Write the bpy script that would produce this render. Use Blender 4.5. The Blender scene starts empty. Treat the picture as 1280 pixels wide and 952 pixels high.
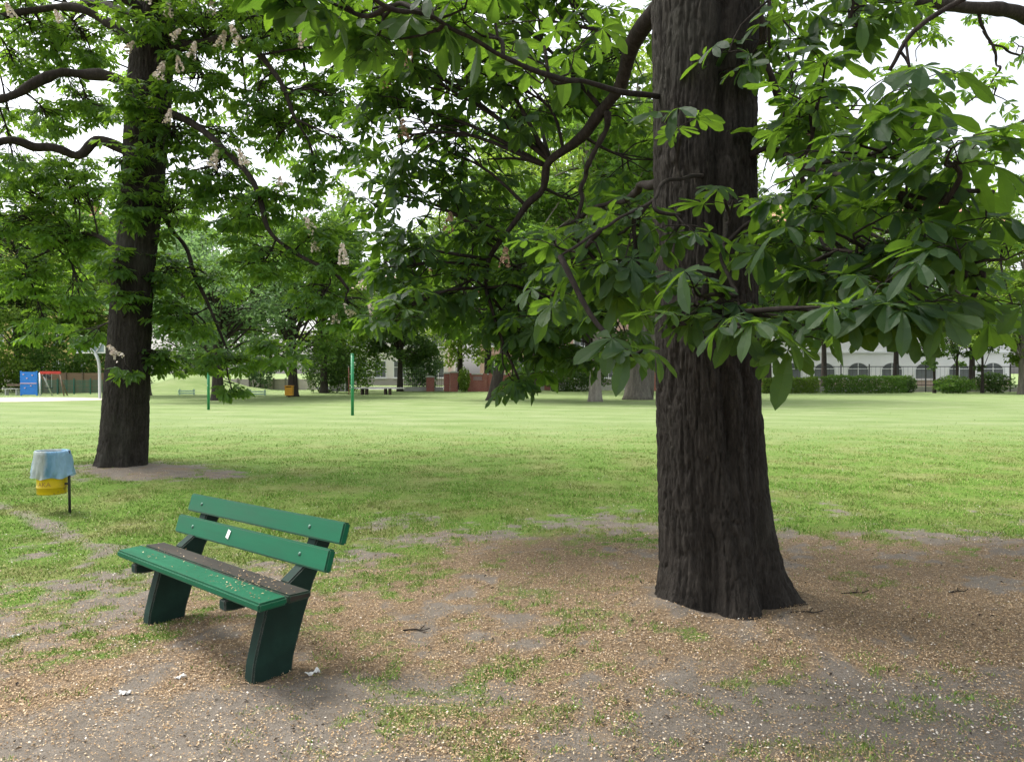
import bpy, bmesh, math, random
import numpy as np
from mathutils import Vector, Matrix
R = math.radians
rng = np.random.default_rng(7)
random.seed(7)
sc = bpy.context.scene
col = sc.collection
EYE = 1.55
F = 961.0


def W(px, py, D):
    """a point seen at (px, py) standing D metres away"""
    return np.array([(px - 640) / F * D, D, EYE + (465 - py) / F * D])


def G(px, py):
    """ground point"""
    D = F * EYE / (py - 465)
    return np.array([(px - 640) / F * D, D])


# ------------------------------------------------------------------ noise
def _hash(ix, iy, iz, seed):
    h = (ix * 374761393 + iy * 668265263 + iz * 2147483647 + seed * 1274126177) & 0xFFFFFFFF
    h = ((h ^ (h >> 13)) * 1274126177) & 0xFFFFFFFF
    h = (h ^ (h >> 16)) & 0xFFFFFF
    return h / float(0xFFFFFF)


def vnoise(x, y, z=0.0, seed=0):
    x, y, z = np.broadcast_arrays(np.asarray(x, float), np.asarray(y, float), np.asarray(z, float))
    ix, iy, iz = np.floor(x).astype(np.int64), np.floor(y).astype(np.int64), np.floor(z).astype(np.int64)
    fx, fy, fz = x - ix, y - iy, z - iz
    fx, fy, fz = [f * f * f * (f * (f * 6 - 15) + 10) for f in (fx, fy, fz)]
    r = 0
    for dx in (0, 1):
        for dy in (0, 1):
            for dz in (0, 1):
                w = (fx if dx else 1 - fx) * (fy if dy else 1 - fy) * (fz if dz else 1 - fz)
                r = r + w * _hash(ix + dx, iy + dy, iz + dz, seed)
    return r * 2 - 1


def fbm(x, y, z=0.0, seed=0, octv=4):
    a, s, r = 1.0, 1.0, 0
    for o in range(octv):
        r = r + a * vnoise(np.asarray(x) * s, np.asarray(y) * s, np.asarray(z) * s, seed + o)
        a *= .5
        s *= 2.03
    return r / 1.6


def sstep(a, b, x):
    t = np.clip((x - a) / (b - a), 0, 1)
    return t * t * (3 - 2 * t)


# ------------------------------------------------------------------ materials
def new_mat(name):
    m = bpy.data.materials.new(name)
    m.use_nodes = True
    nt = m.node_tree
    b = nt.nodes['Principled BSDF']
    return m, nt, b


def N(nt, t, **kw):
    n = nt.nodes.new(t)
    for k, v in kw.items():
        if k in n.inputs:
            n.inputs[k].default_value = v
        else:
            setattr(n, k, v)
    return n


def L(nt, a, b):
    nt.links.new(a, b)


def ramp(nt, fac, stops):
    r = nt.nodes.new('ShaderNodeValToRGB')
    el = r.color_ramp.elements
    while len(el) < len(stops):
        el.new(0.5)
    for e, (p, c) in zip(el, stops):
        e.position = p
        e.color = (c[0], c[1], c[2], 1)
    L(nt, fac, r.inputs[0])
    return r.outputs[0]


def mixc(nt, fac, a, b, mode='MIX'):
    m = nt.nodes.new('ShaderNodeMix')
    m.data_type = 'RGBA'
    m.blend_type = mode
    for sock, v in ((m.inputs[0], fac), (m.inputs[6], a), (m.inputs[7], b)):
        if hasattr(v, 'links') or isinstance(v, bpy.types.NodeSocket):
            L(nt, v, sock)
        elif isinstance(v, (int, float)):
            sock.default_value = v
        else:
            sock.default_value = (v[0], v[1], v[2], 1)
    return m.outputs[2]


def noise(nt, scale, detail=4, rough=.55, vec=None, dist=0):
    n = N(nt, 'ShaderNodeTexNoise')
    n.inputs['Scale'].default_value = scale
    n.inputs['Detail'].default_value = detail
    n.inputs['Roughness'].default_value = rough
    n.inputs['Distortion'].default_value = dist
    if vec is not None:
        L(nt, vec, n.inputs['Vector'])
    return n.outputs['Fac']


def objco(nt, scale=(1, 1, 1)):
    t = N(nt, 'ShaderNodeTexCoord')
    mp = N(nt, 'ShaderNodeMapping')
    mp.inputs['Scale'].default_value = scale
    L(nt, t.outputs['Object'], mp.inputs[0])
    return mp.outputs[0]


def bump(nt, h, strength, dist, b):
    bp = N(nt, 'ShaderNodeBump')
    bp.inputs['Strength'].default_value = strength
    bp.inputs['Distance'].default_value = dist
    L(nt, h, bp.inputs['Height'])
    L(nt, bp.outputs[0], b.inputs['Normal'])


def simple(name, c, rough=.6, var=.12, scale=8, metal=0, bumpd=0.0):
    m, nt, b = new_mat(name)
    n = noise(nt, scale, 5, .6, objco(nt))
    lo = [x * (1 - var) for x in c]
    hi = [x * (1 + var) for x in c]
    L(nt, ramp(nt, n, [(.3, lo), (.7, hi)]), b.inputs['Base Color'])
    b.inputs['Roughness'].default_value = rough
    b.inputs['Metallic'].default_value = metal
    if bumpd:
        bump(nt, n, .5, bumpd, b)
    return m


def leaf_mat(name, top, trans, tfac=.45, gloss=.42, island=True):
    m, nt, b = new_mat(name)
    out = nt.nodes['Material Output']
    at = N(nt, 'ShaderNodeAttribute', attribute_name='rnd')
    geo = N(nt, 'ShaderNodeNewGeometry')
    oi = N(nt, 'ShaderNodeObjectInfo')
    v = N(nt, 'ShaderNodeMath', operation='MULTIPLY')
    L(nt, at.outputs['Fac'], v.inputs[0])
    v.inputs[1].default_value = 1
    lo = [c * .6 for c in top]
    hi = [top[0] * 1.6, top[1] * 1.45, top[2] * 1.1]
    c1 = ramp(nt, v.outputs[0], [(0, lo), (.5, top), (1, hi)])
    tl = [c * .75 for c in trans]
    th = [trans[0] * 1.35, trans[1] * 1.2, trans[2]]
    c2 = ramp(nt, v.outputs[0], [(0, tl), (1, th)])
    sp_ = noise(nt, 9, 5, .65, objco(nt))
    c1 = mixc(nt, ramp(nt, sp_, [(.62, (0, 0, 0)), (.74, (.55, .55, .55))]), c1, (top[0] * 3.2, top[1] * 1.5, top[2] * 1.1))
    c2 = mixc(nt, ramp(nt, sp_, [(.3, (.45, .45, .45)), (.6, (0, 0, 0))]), c2, (trans[0] * .6, trans[1] * .62, trans[2]))
    L(nt, c1, b.inputs['Base Color'])
    b.inputs['Roughness'].default_value = gloss
    b.inputs['Specular IOR Level'].default_value = .3
    tr = N(nt, 'ShaderNodeBsdfTranslucent')
    L(nt, c2, tr.inputs['Color'])
    mx = N(nt, 'ShaderNodeMixShader')
    mx.inputs[0].default_value = tfac
    L(nt, b.outputs[0], mx.inputs[1])
    L(nt, tr.outputs[0], mx.inputs[2])
    L(nt, mx.outputs[0], out.inputs['Surface'])
    return m


def bark_mat(name, dark, light, vscale=14, lichen=None, bumps=.02):
    m, nt, b = new_mat(name)
    co = objco(nt, (1, 1, .16))
    n1 = noise(nt, vscale, 7, .65, co, .4)
    n2 = noise(nt, vscale * 3.4, 5, .6, objco(nt, (1, 1, .3)))
    n3 = noise(nt, 1.3, 3, .5, objco(nt))
    c = ramp(nt, n1, [(.36, [x * .45 for x in dark]), (.5, dark), (.68, light)])
    c = mixc(nt, .5, c, ramp(nt, n2, [(.3, dark), (.75, light)]))
    if lichen:
        c = mixc(nt, ramp(nt, n3, [(.55, (0, 0, 0)), (.75, (.45, .45, .45))]), c, lichen)
    L(nt, c, b.inputs['Base Color'])
    b.inputs['Roughness'].default_value = .9
    b.inputs['Specular IOR Level'].default_value = .15
    mth = N(nt, 'ShaderNodeMath', operation='ADD')
    L(nt, n1, mth.inputs[0])
    s = N(nt, 'ShaderNodeMath', operation='MULTIPLY')
    L(nt, n2, s.inputs[0])
    s.inputs[1].default_value = .4
    L(nt, s.outputs[0], mth.inputs[1])
    bump(nt, mth.outputs[0], .9, bumps, b)
    return m


# ------------------------------------------------------------------ mesh building
class MB:
    def __init__(self):
        self.v, self.l, self.t, self.a, self.n = [], [], [], [], 0

    def add(self, v, faces, rnd=.5):
        v = np.asarray(v, float).reshape(-1, 3)
        for f in faces:
            f = np.asarray(f, np.int64)
            if f.size == 0:
                continue
            self.l.append((f + self.n).ravel())
            self.t.append(np.full(len(f), f.shape[1]))
        self.v.append(v)
        self.a.append(np.broadcast_to(np.asarray(rnd, float), (len(v),)))
        self.n += len(v)

    def box(self, c, s, rot=None):
        s = np.asarray(s) / 2
        v = np.array([[x, y, z] for x in (-1, 1) for y in (-1, 1) for z in (-1, 1)]) * s
        if rot is not None:
            v = v @ np.asarray(rot).T
        self.add(v + np.asarray(c), [[[0, 1, 3, 2], [4, 6, 7, 5], [0, 4, 5, 1], [2, 3, 7, 6], [0, 2, 6, 4], [1, 5, 7, 3]]])

    def tube(self, pts, rad, seg=8, cap=True):
        P = np.asarray(pts, float)
        rad = np.broadcast_to(np.asarray(rad, float), (len(P),))
        T = np.gradient(P, axis=0)
        T /= np.linalg.norm(T, axis=1)[:, None] + 1e-9
        ref = np.array([0, 0, 1.]) if abs(T[0][2]) < .9 else np.array([1., 0, 0])
        vs = []
        a = np.arange(seg) / seg * 2 * np.pi
        u = np.cross(ref, T[0])
        u /= np.linalg.norm(u)
        for i in range(len(P)):
            u = u - T[i] * np.dot(u, T[i])
            u /= np.linalg.norm(u) + 1e-9
            w = np.cross(T[i], u)
            vs.append(P[i] + rad[i] * (np.cos(a)[:, None] * u + np.sin(a)[:, None] * w))
        v = np.concatenate(vs)
        i = np.arange(len(P) - 1)[:, None] * seg
        j = np.arange(seg)[None]
        k = (j + 1) % seg
        q = np.stack([i + j, i + k, i + seg + k, i + seg + j], -1).reshape(-1, 4)
        fs = [q]
        if cap:
            fs += [[list(range(seg))[::-1]], [list(range((len(P) - 1) * seg, len(P) * seg))]]
        self.add(v, fs)

    def cyl(self, a, b, r0, r1=None, seg=12):
        self.tube([a, b], [r0, r0 if r1 is None else r1], seg)

    def build(self, name, mat, parent=None, smooth=False):
        me = bpy.data.meshes.new(name)
        V = np.concatenate(self.v)
        Lp = np.concatenate(self.l).astype(np.int32)
        T = np.concatenate(self.t).astype(np.int32)
        me.vertices.add(len(V))
        me.vertices.foreach_set('co', V.astype(np.float32).ravel())
        me.loops.add(len(Lp))
        me.loops.foreach_set('vertex_index', Lp)
        me.polygons.add(len(T))
        st = np.concatenate([[0], np.cumsum(T)[:-1]]).astype(np.int32)
        me.polygons.foreach_set('loop_start', st)
        me.polygons.foreach_set('loop_total', T)
        me.polygons.foreach_set('use_smooth', np.full(len(T), smooth))
        at = me.attributes.new('rnd', 'FLOAT', 'POINT')
        at.data.foreach_set('value', np.concatenate(self.a).astype(np.float32))
        me.update(calc_edges=True)
        me.validate()
        me.materials.append(mat)
        o = bpy.data.objects.new(name, me)
        col.objects.link(o)
        if parent:
            o.parent = parent
        return o


def empty(name, loc, rz=0):
    o = bpy.data.objects.new(name, None)
    o.empty_display_size = .2
    o.location = loc
    o.rotation_euler = (0, 0, rz)
    col.objects.link(o)
    return o


def tag(o, label=None, cat=None, group=None, kind=None):
    for k, v in (('label', label), ('category', cat), ('group', group), ('kind', kind or 'thing')):
        if v:
            o[k] = v
    return o


def copy_tree(o, parent=None):
    c = o.copy()
    col.objects.link(c)
    if parent:
        c.parent = parent
    for ch in list(o.children):
        copy_tree(ch, c)
    return c


def bevel_prism(name, prof, w, mat, parent, bev=.006, axis='x', seg=2):
    """profile polygon (u, z) extruded w along the length axis (x), bevelled"""
    bm = bmesh.new()
    a = [bm.verts.new((-w / 2, u, z)) for u, z in prof]
    f = bm.faces.new(a)
    r = bmesh.ops.extrude_face_region(bm, geom=[f])
    for v in r['geom']:
        if isinstance(v, bmesh.types.BMVert):
            v.co.x = w / 2
    bmesh.ops.recalc_face_normals(bm, faces=bm.faces)
    bmesh.ops.bevel(bm, geom=list(bm.edges), offset=bev, segments=seg, affect='EDGES', clamp_overlap=True)
    me = bpy.data.meshes.new(name)
    bm.to_mesh(me)
    bm.free()
    me.materials.append(mat)
    o = bpy.data.objects.new(name, me)
    col.objects.link(o)
    o.parent = parent
    return o


def spline(pts, n):
    P = np.asarray(pts, float)
    P = np.vstack([2 * P[0] - P[1], P, 2 * P[-1] - P[-2]])
    m = len(P) - 3
    t = np.linspace(0, m - 1e-6, n)
    i = t.astype(int)
    f = (t - i)[:, None]
    p0, p1, p2, p3 = P[i], P[i + 1], P[i + 2], P[i + 3]
    return .5 * (2 * p1 + (p2 - p0) * f + (2 * p0 - 5 * p1 + 4 * p2 - p3) * f ** 2 + (3 * p1 - p0 - 3 * p2 + p3) * f ** 3)


def unit(v):
    return v / (np.linalg.norm(v, axis=-1, keepdims=True) + 1e-9)


# ------------------------------------------------------------------ leaves
def palmate(lod, droop=.3, seed=0):
    """one horse chestnut leaf: seven leaflets fanned from the stalk end, along +x"""
    r = np.random.default_rng(seed)
    V, Q, T = [], [], []
    k = 0
    for ang, ln in ((0, 1), (38, .95), (-38, .95), (80, .78), (-80, .78), (128, .5), (-128, .5)):
        if lod == 2 and abs(ang) > 100:
            continue
        a = R(ang + r.uniform(-11, 11))
        ln *= r.uniform(.82, 1.12)
        w = .2 * r.uniform(.9, 1.15)
        d = droop * r.uniform(.1, 2.0)
        tw = r.uniform(-.35, .35)
        if lod == 0:
            st = [(.0, .0), (.3, .42), (.55, .8), (.76, 1.05), (.92, .72)]
        elif lod == 1:
            st = [(.0, .0), (.45, .62), (.78, 1.05)]
        else:
            st = [(.0, .0), (.68, 1.0)]
        pts = []
        for i, (x, h) in enumerate(st):
            z = -d * x * x
            if i == 0:
                pts.append((0, 0, 0))
            else:
                pts += [(x, 0, z - .035), (x, h * w, z + .015 + tw * h * w), (x, -h * w, z + .015 - tw * h * w)]
        pts.append((1.02, 0, -d * 1.06))
        P = np.array(pts) * ln
        c, s = math.cos(a), math.sin(a)
        P = np.stack([P[:, 0] * c - P[:, 1] * s, P[:, 0] * s + P[:, 1] * c, P[:, 2]], 1)
        n = len(st)
        T += [(k, k + 1, k + 2), (k, k + 3, k + 1)]
        for i in range(1, n - 1):
            b = k + 1 + 3 * (i - 1)
            Q += [(b, b + 3, b + 4, b + 1), (b, b + 2, b + 5, b + 3)]
        b = k + 1 + 3 * (n - 2)
        e = k + 1 + 3 * (n - 1)
        T += [(b, e, b + 1), (b, b + 2, e)]
        V.append(P)
        k += len(P)
    return np.concatenate(V), np.array(Q).reshape(-1, 4), np.array(T)


NT_ = 9
PALM = {l: [palmate(l, .12 + .05 * s, s + 10 * l) for s in range(NT_)] for l in (0, 1, 2)}


def put_leaves(mb, P, A, Nn, S, lod, rnd):
    """P position, A axis, Nn upward normal, S size"""
    A = unit(A)
    B = unit(np.cross(Nn, A))
    Nn = np.cross(A, B)
    pick = rng.integers(0, NT_, len(P))
    for k in range(NT_):
        m = pick == k
        if not m.any():
            continue
        V, Q, T = PALM[lod][k]
        nv = len(V)
        p, a, b, n, s = P[m], A[m], B[m], Nn[m], S[m]
        w = p[:, None] + s[:, None, None] * (V[None, :, 0:1] * a[:, None] + V[None, :, 1:2] * b[:, None] + V[None, :, 2:3] * n[:, None])
        off = (np.arange(m.sum()) * nv)[:, None, None]
        fs = [(T[None] + off).reshape(-1, 3)]
        if len(Q):
            fs.append((Q[None] + off).reshape(-1, 4))
        mb.add(w.reshape(-1, 3), fs, np.repeat(rnd[m], nv))


def rosettes(mb, nodes, outdir, size, lod, per=(5, 8), droop=(.15, .7), stalk=None):
    """a whorl of stalked leaves at every twig end"""
    nodes = np.asarray(nodes)
    Ps, As, Ns, Ss, Rs, stalks = [], [], [], [], [], []
    for c, d in zip(nodes, outdir):
        k = rng.integers(*per)
        a0 = rng.uniform(0, 6.28)
        base = rng.random()
        for j in range(k):
            az = a0 + j * 6.28 / k + rng.normal(0, .25)
            r = np.array([math.cos(az), math.sin(az), 0]) + d * .45
            dz = rng.uniform(*droop)
            ax = unit(r * 1.0 - np.array([0, 0, dz]))
            st = size * rng.uniform(.5, 1.0)
            p = c + unit(r + np.array([0, 0, .12])) * st + rng.normal(0, .03, 3)
            nn = np.array([0, 0, 1.]) + rng.normal(0, .28, 3) + .25 * r
            Ps.append(p)
            As.append(ax)
            Ns.append(nn)
            Ss.append(size * rng.uniform(.55, 1.22))
            Rs.append(np.clip(base * .5 + rng.random() * .5, 0, 1))
            if stalk is not None:
                stalk.tube([c, (c + p) / 2 + [0, 0, .015], p], [.0035, .003, .002], 3, False)
    put_leaves(mb, np.array(Ps), np.array(As), np.array(Ns), np.array(Ss), lod, np.array(Rs))


def leaf_quads(mb, P, Nn, S, rnd, asp=.5):
    """small folded leaf faces, two triangles each"""
    n = len(P)
    Nn = unit(Nn)
    A = unit(np.cross(Nn, rng.normal(0, 1, (n, 3))))
    B = np.cross(Nn, A)
    s = S[:, None]
    v = np.stack([P - A * s * .5, P + B * s * .5 * asp + Nn * s * .08, P + A * s * .5 - Nn * s * .06, P - B * s * .5 * asp + Nn * s * .08], 1)
    o = (np.arange(n) * 4)[:, None]
    mb.add(v.reshape(-1, 3), [np.concatenate([o + [0, 1, 2], o + [0, 2, 3]])], np.repeat(rnd, 4))


def panicle(mb, c, h, up, n=46):
    """an upright cone of small florets"""
    t = rng.random(n) ** .8
    r = h * .27 * (1 - t * .8)
    a = rng.uniform(0, 6.28, n)
    up = unit(np.asarray(up, float))
    e = unit(np.cross(up, [0.3, 1, .1]))
    f = np.cross(up, e)
    P = c + up * (t * h)[:, None] + e * (r * np.cos(a))[:, None] + f * (r * np.sin(a))[:, None]
    leaf_quads(mb, P, rng.normal(0, 1, (n, 3)), np.full(n, h * .17) * rng.uniform(.7, 1.3, n), rng.random(n), .9)


# ------------------------------------------------------------------ ground
def ground_z(x, y):
    x = np.asarray(x, float)
    y = np.asarray(y, float)
    near = 1 - sstep(9, 20, np.hypot(x, y))
    z = near * (.018 * vnoise(x * .9, y * .9, 0, 3) + .010 * vnoise(x * 2.6, y * 2.6, 0, 4) + .004 * vnoise(x * 8, y * 8, 0, 5))
    z = z + .10 * np.exp(-((x - 1.35) ** 2 + (y - 4.95) ** 2) / .7) + .05 * np.exp(-((np.hypot(x - 1.36, y - 4.95) - .5) / .16) ** 2) * (.6 + .7 * vnoise(x * 4, y * 4, 0, 61)) + .12 * np.exp(-((x + 6.1) ** 2 + (y - 11.9) ** 2) / 1.6)
    z = z + 1.5 * np.exp(-(((x + 25.5) / 3.2) ** 2 + ((y - 62) / 4) ** 2))
    # a shallow worn rut
    d = np.abs((x - .1) * .62 + (y - 3.4) * .78)
    z = z - near * .022 * np.exp(-(d / .09) ** 2) * sstep(-1, -.3, x) * (1 - sstep(1.0, 1.6, x))
    return z


YB = np.array([(-30, 5.2), (-3.6, 5.2), (-2.9, 5.3), (-2.4, 5.9), (-1.6, 6.4), (-.3, 7.3), (1.5, 7.9), (3, 7.8), (4.4, 6.9), (6, 6.6), (30, 6.6)])
PATH = [G(-60, 615), G(0, 632), G(60, 655), G(130, 690)]


def seg_dist(x, y, pts):
    d = np.full(np.shape(x), 1e9)
    for (ax, ay), (bx, by) in zip(pts[:-1], pts[1:]):
        vx, vy = bx - ax, by - ay
        t = np.clip(((x - ax) * vx + (y - ay) * vy) / (vx * vx + vy * vy), 0, 1)
        d = np.minimum(d, np.hypot(x - ax - t * vx, y - ay - t * vy))
    return d


def masks(x, y):
    yb = np.interp(x, YB[:, 0], YB[:, 1])
    n1 = fbm(x * .9, y * .9, 0, 11)
    n2 = fbm(x * 2.3, y * 2.3, 0, 21)
    n3 = fbm(x * 6, y * 6, 0, 31)
    n4 = fbm(x * 13, y * 13, 0, 41, 3)
    g = sstep(-2.3, 2.3, y - yb + n1 * 1.7 + n2 * 1.5 + n3 * 1.9 + n4 * 1.8)
    # tufts scattered over the bare ground
    tz = np.exp(-(((x - .1) / 1.6) ** 2 + ((y - 4.0) / 1.9) ** 2) ** 2) + .75 * np.exp(-(((x - 2.3) / 1.2) ** 2 + ((y - 3.6) / .9) ** 2)) + .5 * np.exp(-(((x + 1.0) / 1.2) ** 2 + ((y - 5.6) / .8) ** 2))
    tuft = sstep(-.1, .9, n2 * .7 + n3 * .6 + n4 * 1.1 + .2) * np.clip(tz, 0, 1)
    g = np.maximum(g, tuft * .55)
    pd = seg_dist(x, y, PATH) + n2 * .1
    g = g * (1 - .6 * (1 - sstep(.03, .2, pd + n3 * .08)))
    ld = np.hypot((x + 5.45) / 1.75, (y - 11.6) / 1.15) + n2 * .4 + n3 * .35 + n4 * .2
    g = g * (1 - .9 * (1 - sstep(.3, 1.15, ld)))
    # brown litter of fallen blossom
    nd = np.hypot((x - 1.9) / 3.6, (y - 5.6) / 2.3)
    lit = (1 - sstep(.5, 1.25, nd + n1 * .3)) + .46 * np.exp(-(((x + 1.3) / 2.1) ** 2 + ((y - 4.3) / 1.7) ** 2)) + .35 * (1 - sstep(6.0, 9.5, y + n1))
    lit = lit + .45 * np.exp(-((np.hypot(x - 1.36, y - 4.95) - .7) / .35) ** 2)
    bare = np.exp(-(((x - 1.75) / 1.0) ** 2 + ((y - 3.55) / .55) ** 2)) + 1.2 * np.exp(-(((x + 2.0) / 1.2) ** 2 + ((y - 2.9) / .55) ** 2)) + .8 * np.exp(-(((x + .95) / .45) ** 2 + ((y - 3.55) / .3) ** 2)) + .8 * np.exp(-(((x + .55) / .8) ** 2 + ((y - 3.75) / .25) ** 2)) + .7 * np.exp(-(((x - .3) / .5) ** 2 + ((y - 4.6) / .3) ** 2)) + .45 * np.exp(-(((x - 1.9) / .5) ** 2 + ((y - 4.4) / .1) ** 2))
    lit = np.clip(lit * (.78 + .9 * n2 + .8 * n3 + .5 * n4 + .4 * n1) * (1 - .95 * np.clip(bare, 0, 1)) * 1.25, 0, 1)
    lit = np.maximum(lit, np.clip(.08 + .3 * n3 + .3 * n4, 0, .45) * (1 - sstep(7, 9.5, y)))
    ring = np.exp(-((np.hypot(x - 1.36, y - 4.95) - .62) / .3) ** 2)
    lit = np.maximum(lit, ring * np.clip(.62 + .5 * n4 + .3 * n3, 0, 1))
    lit = lit * (1 - .75 * g)
    lit = np.maximum(lit, .75 * (1 - sstep(.5, 1.2, ld)) * (.5 + .6 * n3 + .4 * n4))
    return g, lit


def axis_lines(parts):
    out = []
    for a, b, s in parts:
        n = max(1, int(round((b - a) / s)))
        out += list(np.linspace(a, b, n, endpoint=False))
    out.append(parts[-1][1])
    return np.array(out)


def make_ground():
    xs = axis_lines([(-600, -80, 65), (-80, -20, 2), (-20, -7.5, .5), (-7.5, 6.5, .07), (6.5, 20, .5), (20, 80, 2), (80, 600, 65)])
    ys = axis_lines([(-60, -4, 4), (-4, 2, .4), (2, 9, .06), (9, 14, .14), (14, 30, .5), (30, 80, 1.2), (80, 140, 10), (140, 700, 80)])
    X, Y = np.meshgrid(xs, ys)
    Z = ground_z(X, Y)
    g, lit = masks(X, Y)
    nx, ny = len(xs), len(ys)
    i = (np.arange(ny - 1) * nx)[:, None] + np.arange(nx - 1)[None]
    q = np.stack([i, i + 1, i + nx + 1, i + nx], -1).reshape(-1, 4)
    mb = MB()
    mb.add(np.stack([X, Y, Z], -1).reshape(-1, 3), [q])
    m, nt, b = new_mat('lawn_and_earth')
    co = objco(nt)
    ag = N(nt, 'ShaderNodeAttribute', attribute_name='grass').outputs['Fac']
    al = N(nt, 'ShaderNodeAttribute', attribute_name='litter').outputs['Fac']
    f1, f2, f3 = noise(nt, 55, 5, .7, co), noise(nt, 6, 5, .6, co), noise(nt, 1.1, 4, .55, co)
    fine = noise(nt, 190, 4, .75, co)
    peb = N(nt, 'ShaderNodeTexVoronoi')
    peb.inputs['Scale'].default_value = 75
    L(nt, co, peb.inputs['Vector'])
    # earth
    earth = ramp(nt, f2, [(.3, (.15, .13, .105)), (.55, (.24, .212, .178)), (.75, (.32, .288, .245))])
    earth = mixc(nt, .5, earth, ramp(nt, fine, [(.3, (.085, .07, .056)), (.7, (.32, .275, .23))]))
    earth = mixc(nt, ramp(nt, peb.outputs['Distance'], [(.12, (.75, .75, .75)), (.3, (0, 0, 0))]), earth, ramp(nt, peb.outputs['Color'], [(.2, (.07, .055, .042)), (.6, (.2, .165, .13)), (.9, (.42, .37, .31))]))
    # litter crumbs under the modelled ones
    lc = ramp(nt, f1, [(.32, (.11, .078, .05)), (.5, (.24, .175, .115)), (.7, (.4, .31, .21))])
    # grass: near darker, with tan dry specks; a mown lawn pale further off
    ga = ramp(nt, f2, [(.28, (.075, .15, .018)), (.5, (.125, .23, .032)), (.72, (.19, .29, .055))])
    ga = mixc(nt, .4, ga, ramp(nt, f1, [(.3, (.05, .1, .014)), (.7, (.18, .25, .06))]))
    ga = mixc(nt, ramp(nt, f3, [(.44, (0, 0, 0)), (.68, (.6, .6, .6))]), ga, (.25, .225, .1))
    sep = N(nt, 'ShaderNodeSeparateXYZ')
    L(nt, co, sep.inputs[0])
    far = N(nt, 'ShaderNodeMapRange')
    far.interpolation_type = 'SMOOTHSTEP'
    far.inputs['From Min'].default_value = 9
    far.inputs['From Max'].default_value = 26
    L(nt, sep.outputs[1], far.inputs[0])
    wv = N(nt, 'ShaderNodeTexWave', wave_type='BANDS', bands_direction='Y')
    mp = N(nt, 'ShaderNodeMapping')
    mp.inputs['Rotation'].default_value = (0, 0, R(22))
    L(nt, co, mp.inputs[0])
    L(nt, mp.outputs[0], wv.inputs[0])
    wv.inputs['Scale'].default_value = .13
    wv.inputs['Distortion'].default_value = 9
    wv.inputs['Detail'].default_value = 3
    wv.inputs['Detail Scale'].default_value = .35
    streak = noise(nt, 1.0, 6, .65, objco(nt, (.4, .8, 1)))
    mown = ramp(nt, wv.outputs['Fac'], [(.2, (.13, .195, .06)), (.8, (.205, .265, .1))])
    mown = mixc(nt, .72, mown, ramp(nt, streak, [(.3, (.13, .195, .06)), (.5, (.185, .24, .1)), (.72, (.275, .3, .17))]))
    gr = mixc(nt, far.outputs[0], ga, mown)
    # sharpen the masks with fine noise
    def sharp(a, s):
        ad = N(nt, 'ShaderNodeMath', operation='ADD')
        L(nt, a, ad.inputs[0])
        sb = N(nt, 'ShaderNodeMath', operation='MULTIPLY_ADD')
        L(nt, f1, sb.inputs[0])
        sb.inputs[1].default_value = s
        sb.inputs[2].default_value = -s / 2
        L(nt, sb.outputs[0], ad.inputs[1])
        return ramp(nt, ad.outputs[0], [(.3, (0, 0, 0)), (.66, (1, 1, 1))])
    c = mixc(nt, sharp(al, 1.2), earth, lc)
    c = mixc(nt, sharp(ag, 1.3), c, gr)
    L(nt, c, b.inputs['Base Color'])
    b.inputs['Roughness'].default_value = .95
    b.inputs['Specular IOR Level'].default_value = .1
    hh = N(nt, 'ShaderNodeMath', operation='ADD')
    L(nt, f1, hh.inputs[0])
    L(nt, f2, hh.inputs[1])
    h2 = N(nt, 'ShaderNodeMath', operation='ADD')
    L(nt, hh.outputs[0], h2.inputs[0])
    L(nt, fine, h2.inputs[1])
    bump(nt, h2.outputs[0], .75, .02, b)
    o = mb.build('ground', m, smooth=True)
    for nm, arr in (('grass', g), ('litter', lit)):
        at = o.data.attributes.new(nm, 'FLOAT', 'POINT')
        at.data.foreach_set('value', arr.astype(np.float32).ravel())
    tag(o, kind='structure')


make_ground()


def scatter(n, x0, x1, y0, y1, fade=1.0):
    """points, denser towards the viewer's path"""
    u = rng.random(n)
    y = (y0 ** (1 - fade) + u * (y1 ** (1 - fade) - y0 ** (1 - fade))) ** (1 / (1 - fade)) if abs(fade - 1) > 1e-6 else y0 * (y1 / y0) ** u
    x = rng.uniform(-1, 1, n) * (.74 * y + 2.6)
    return x, y


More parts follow.
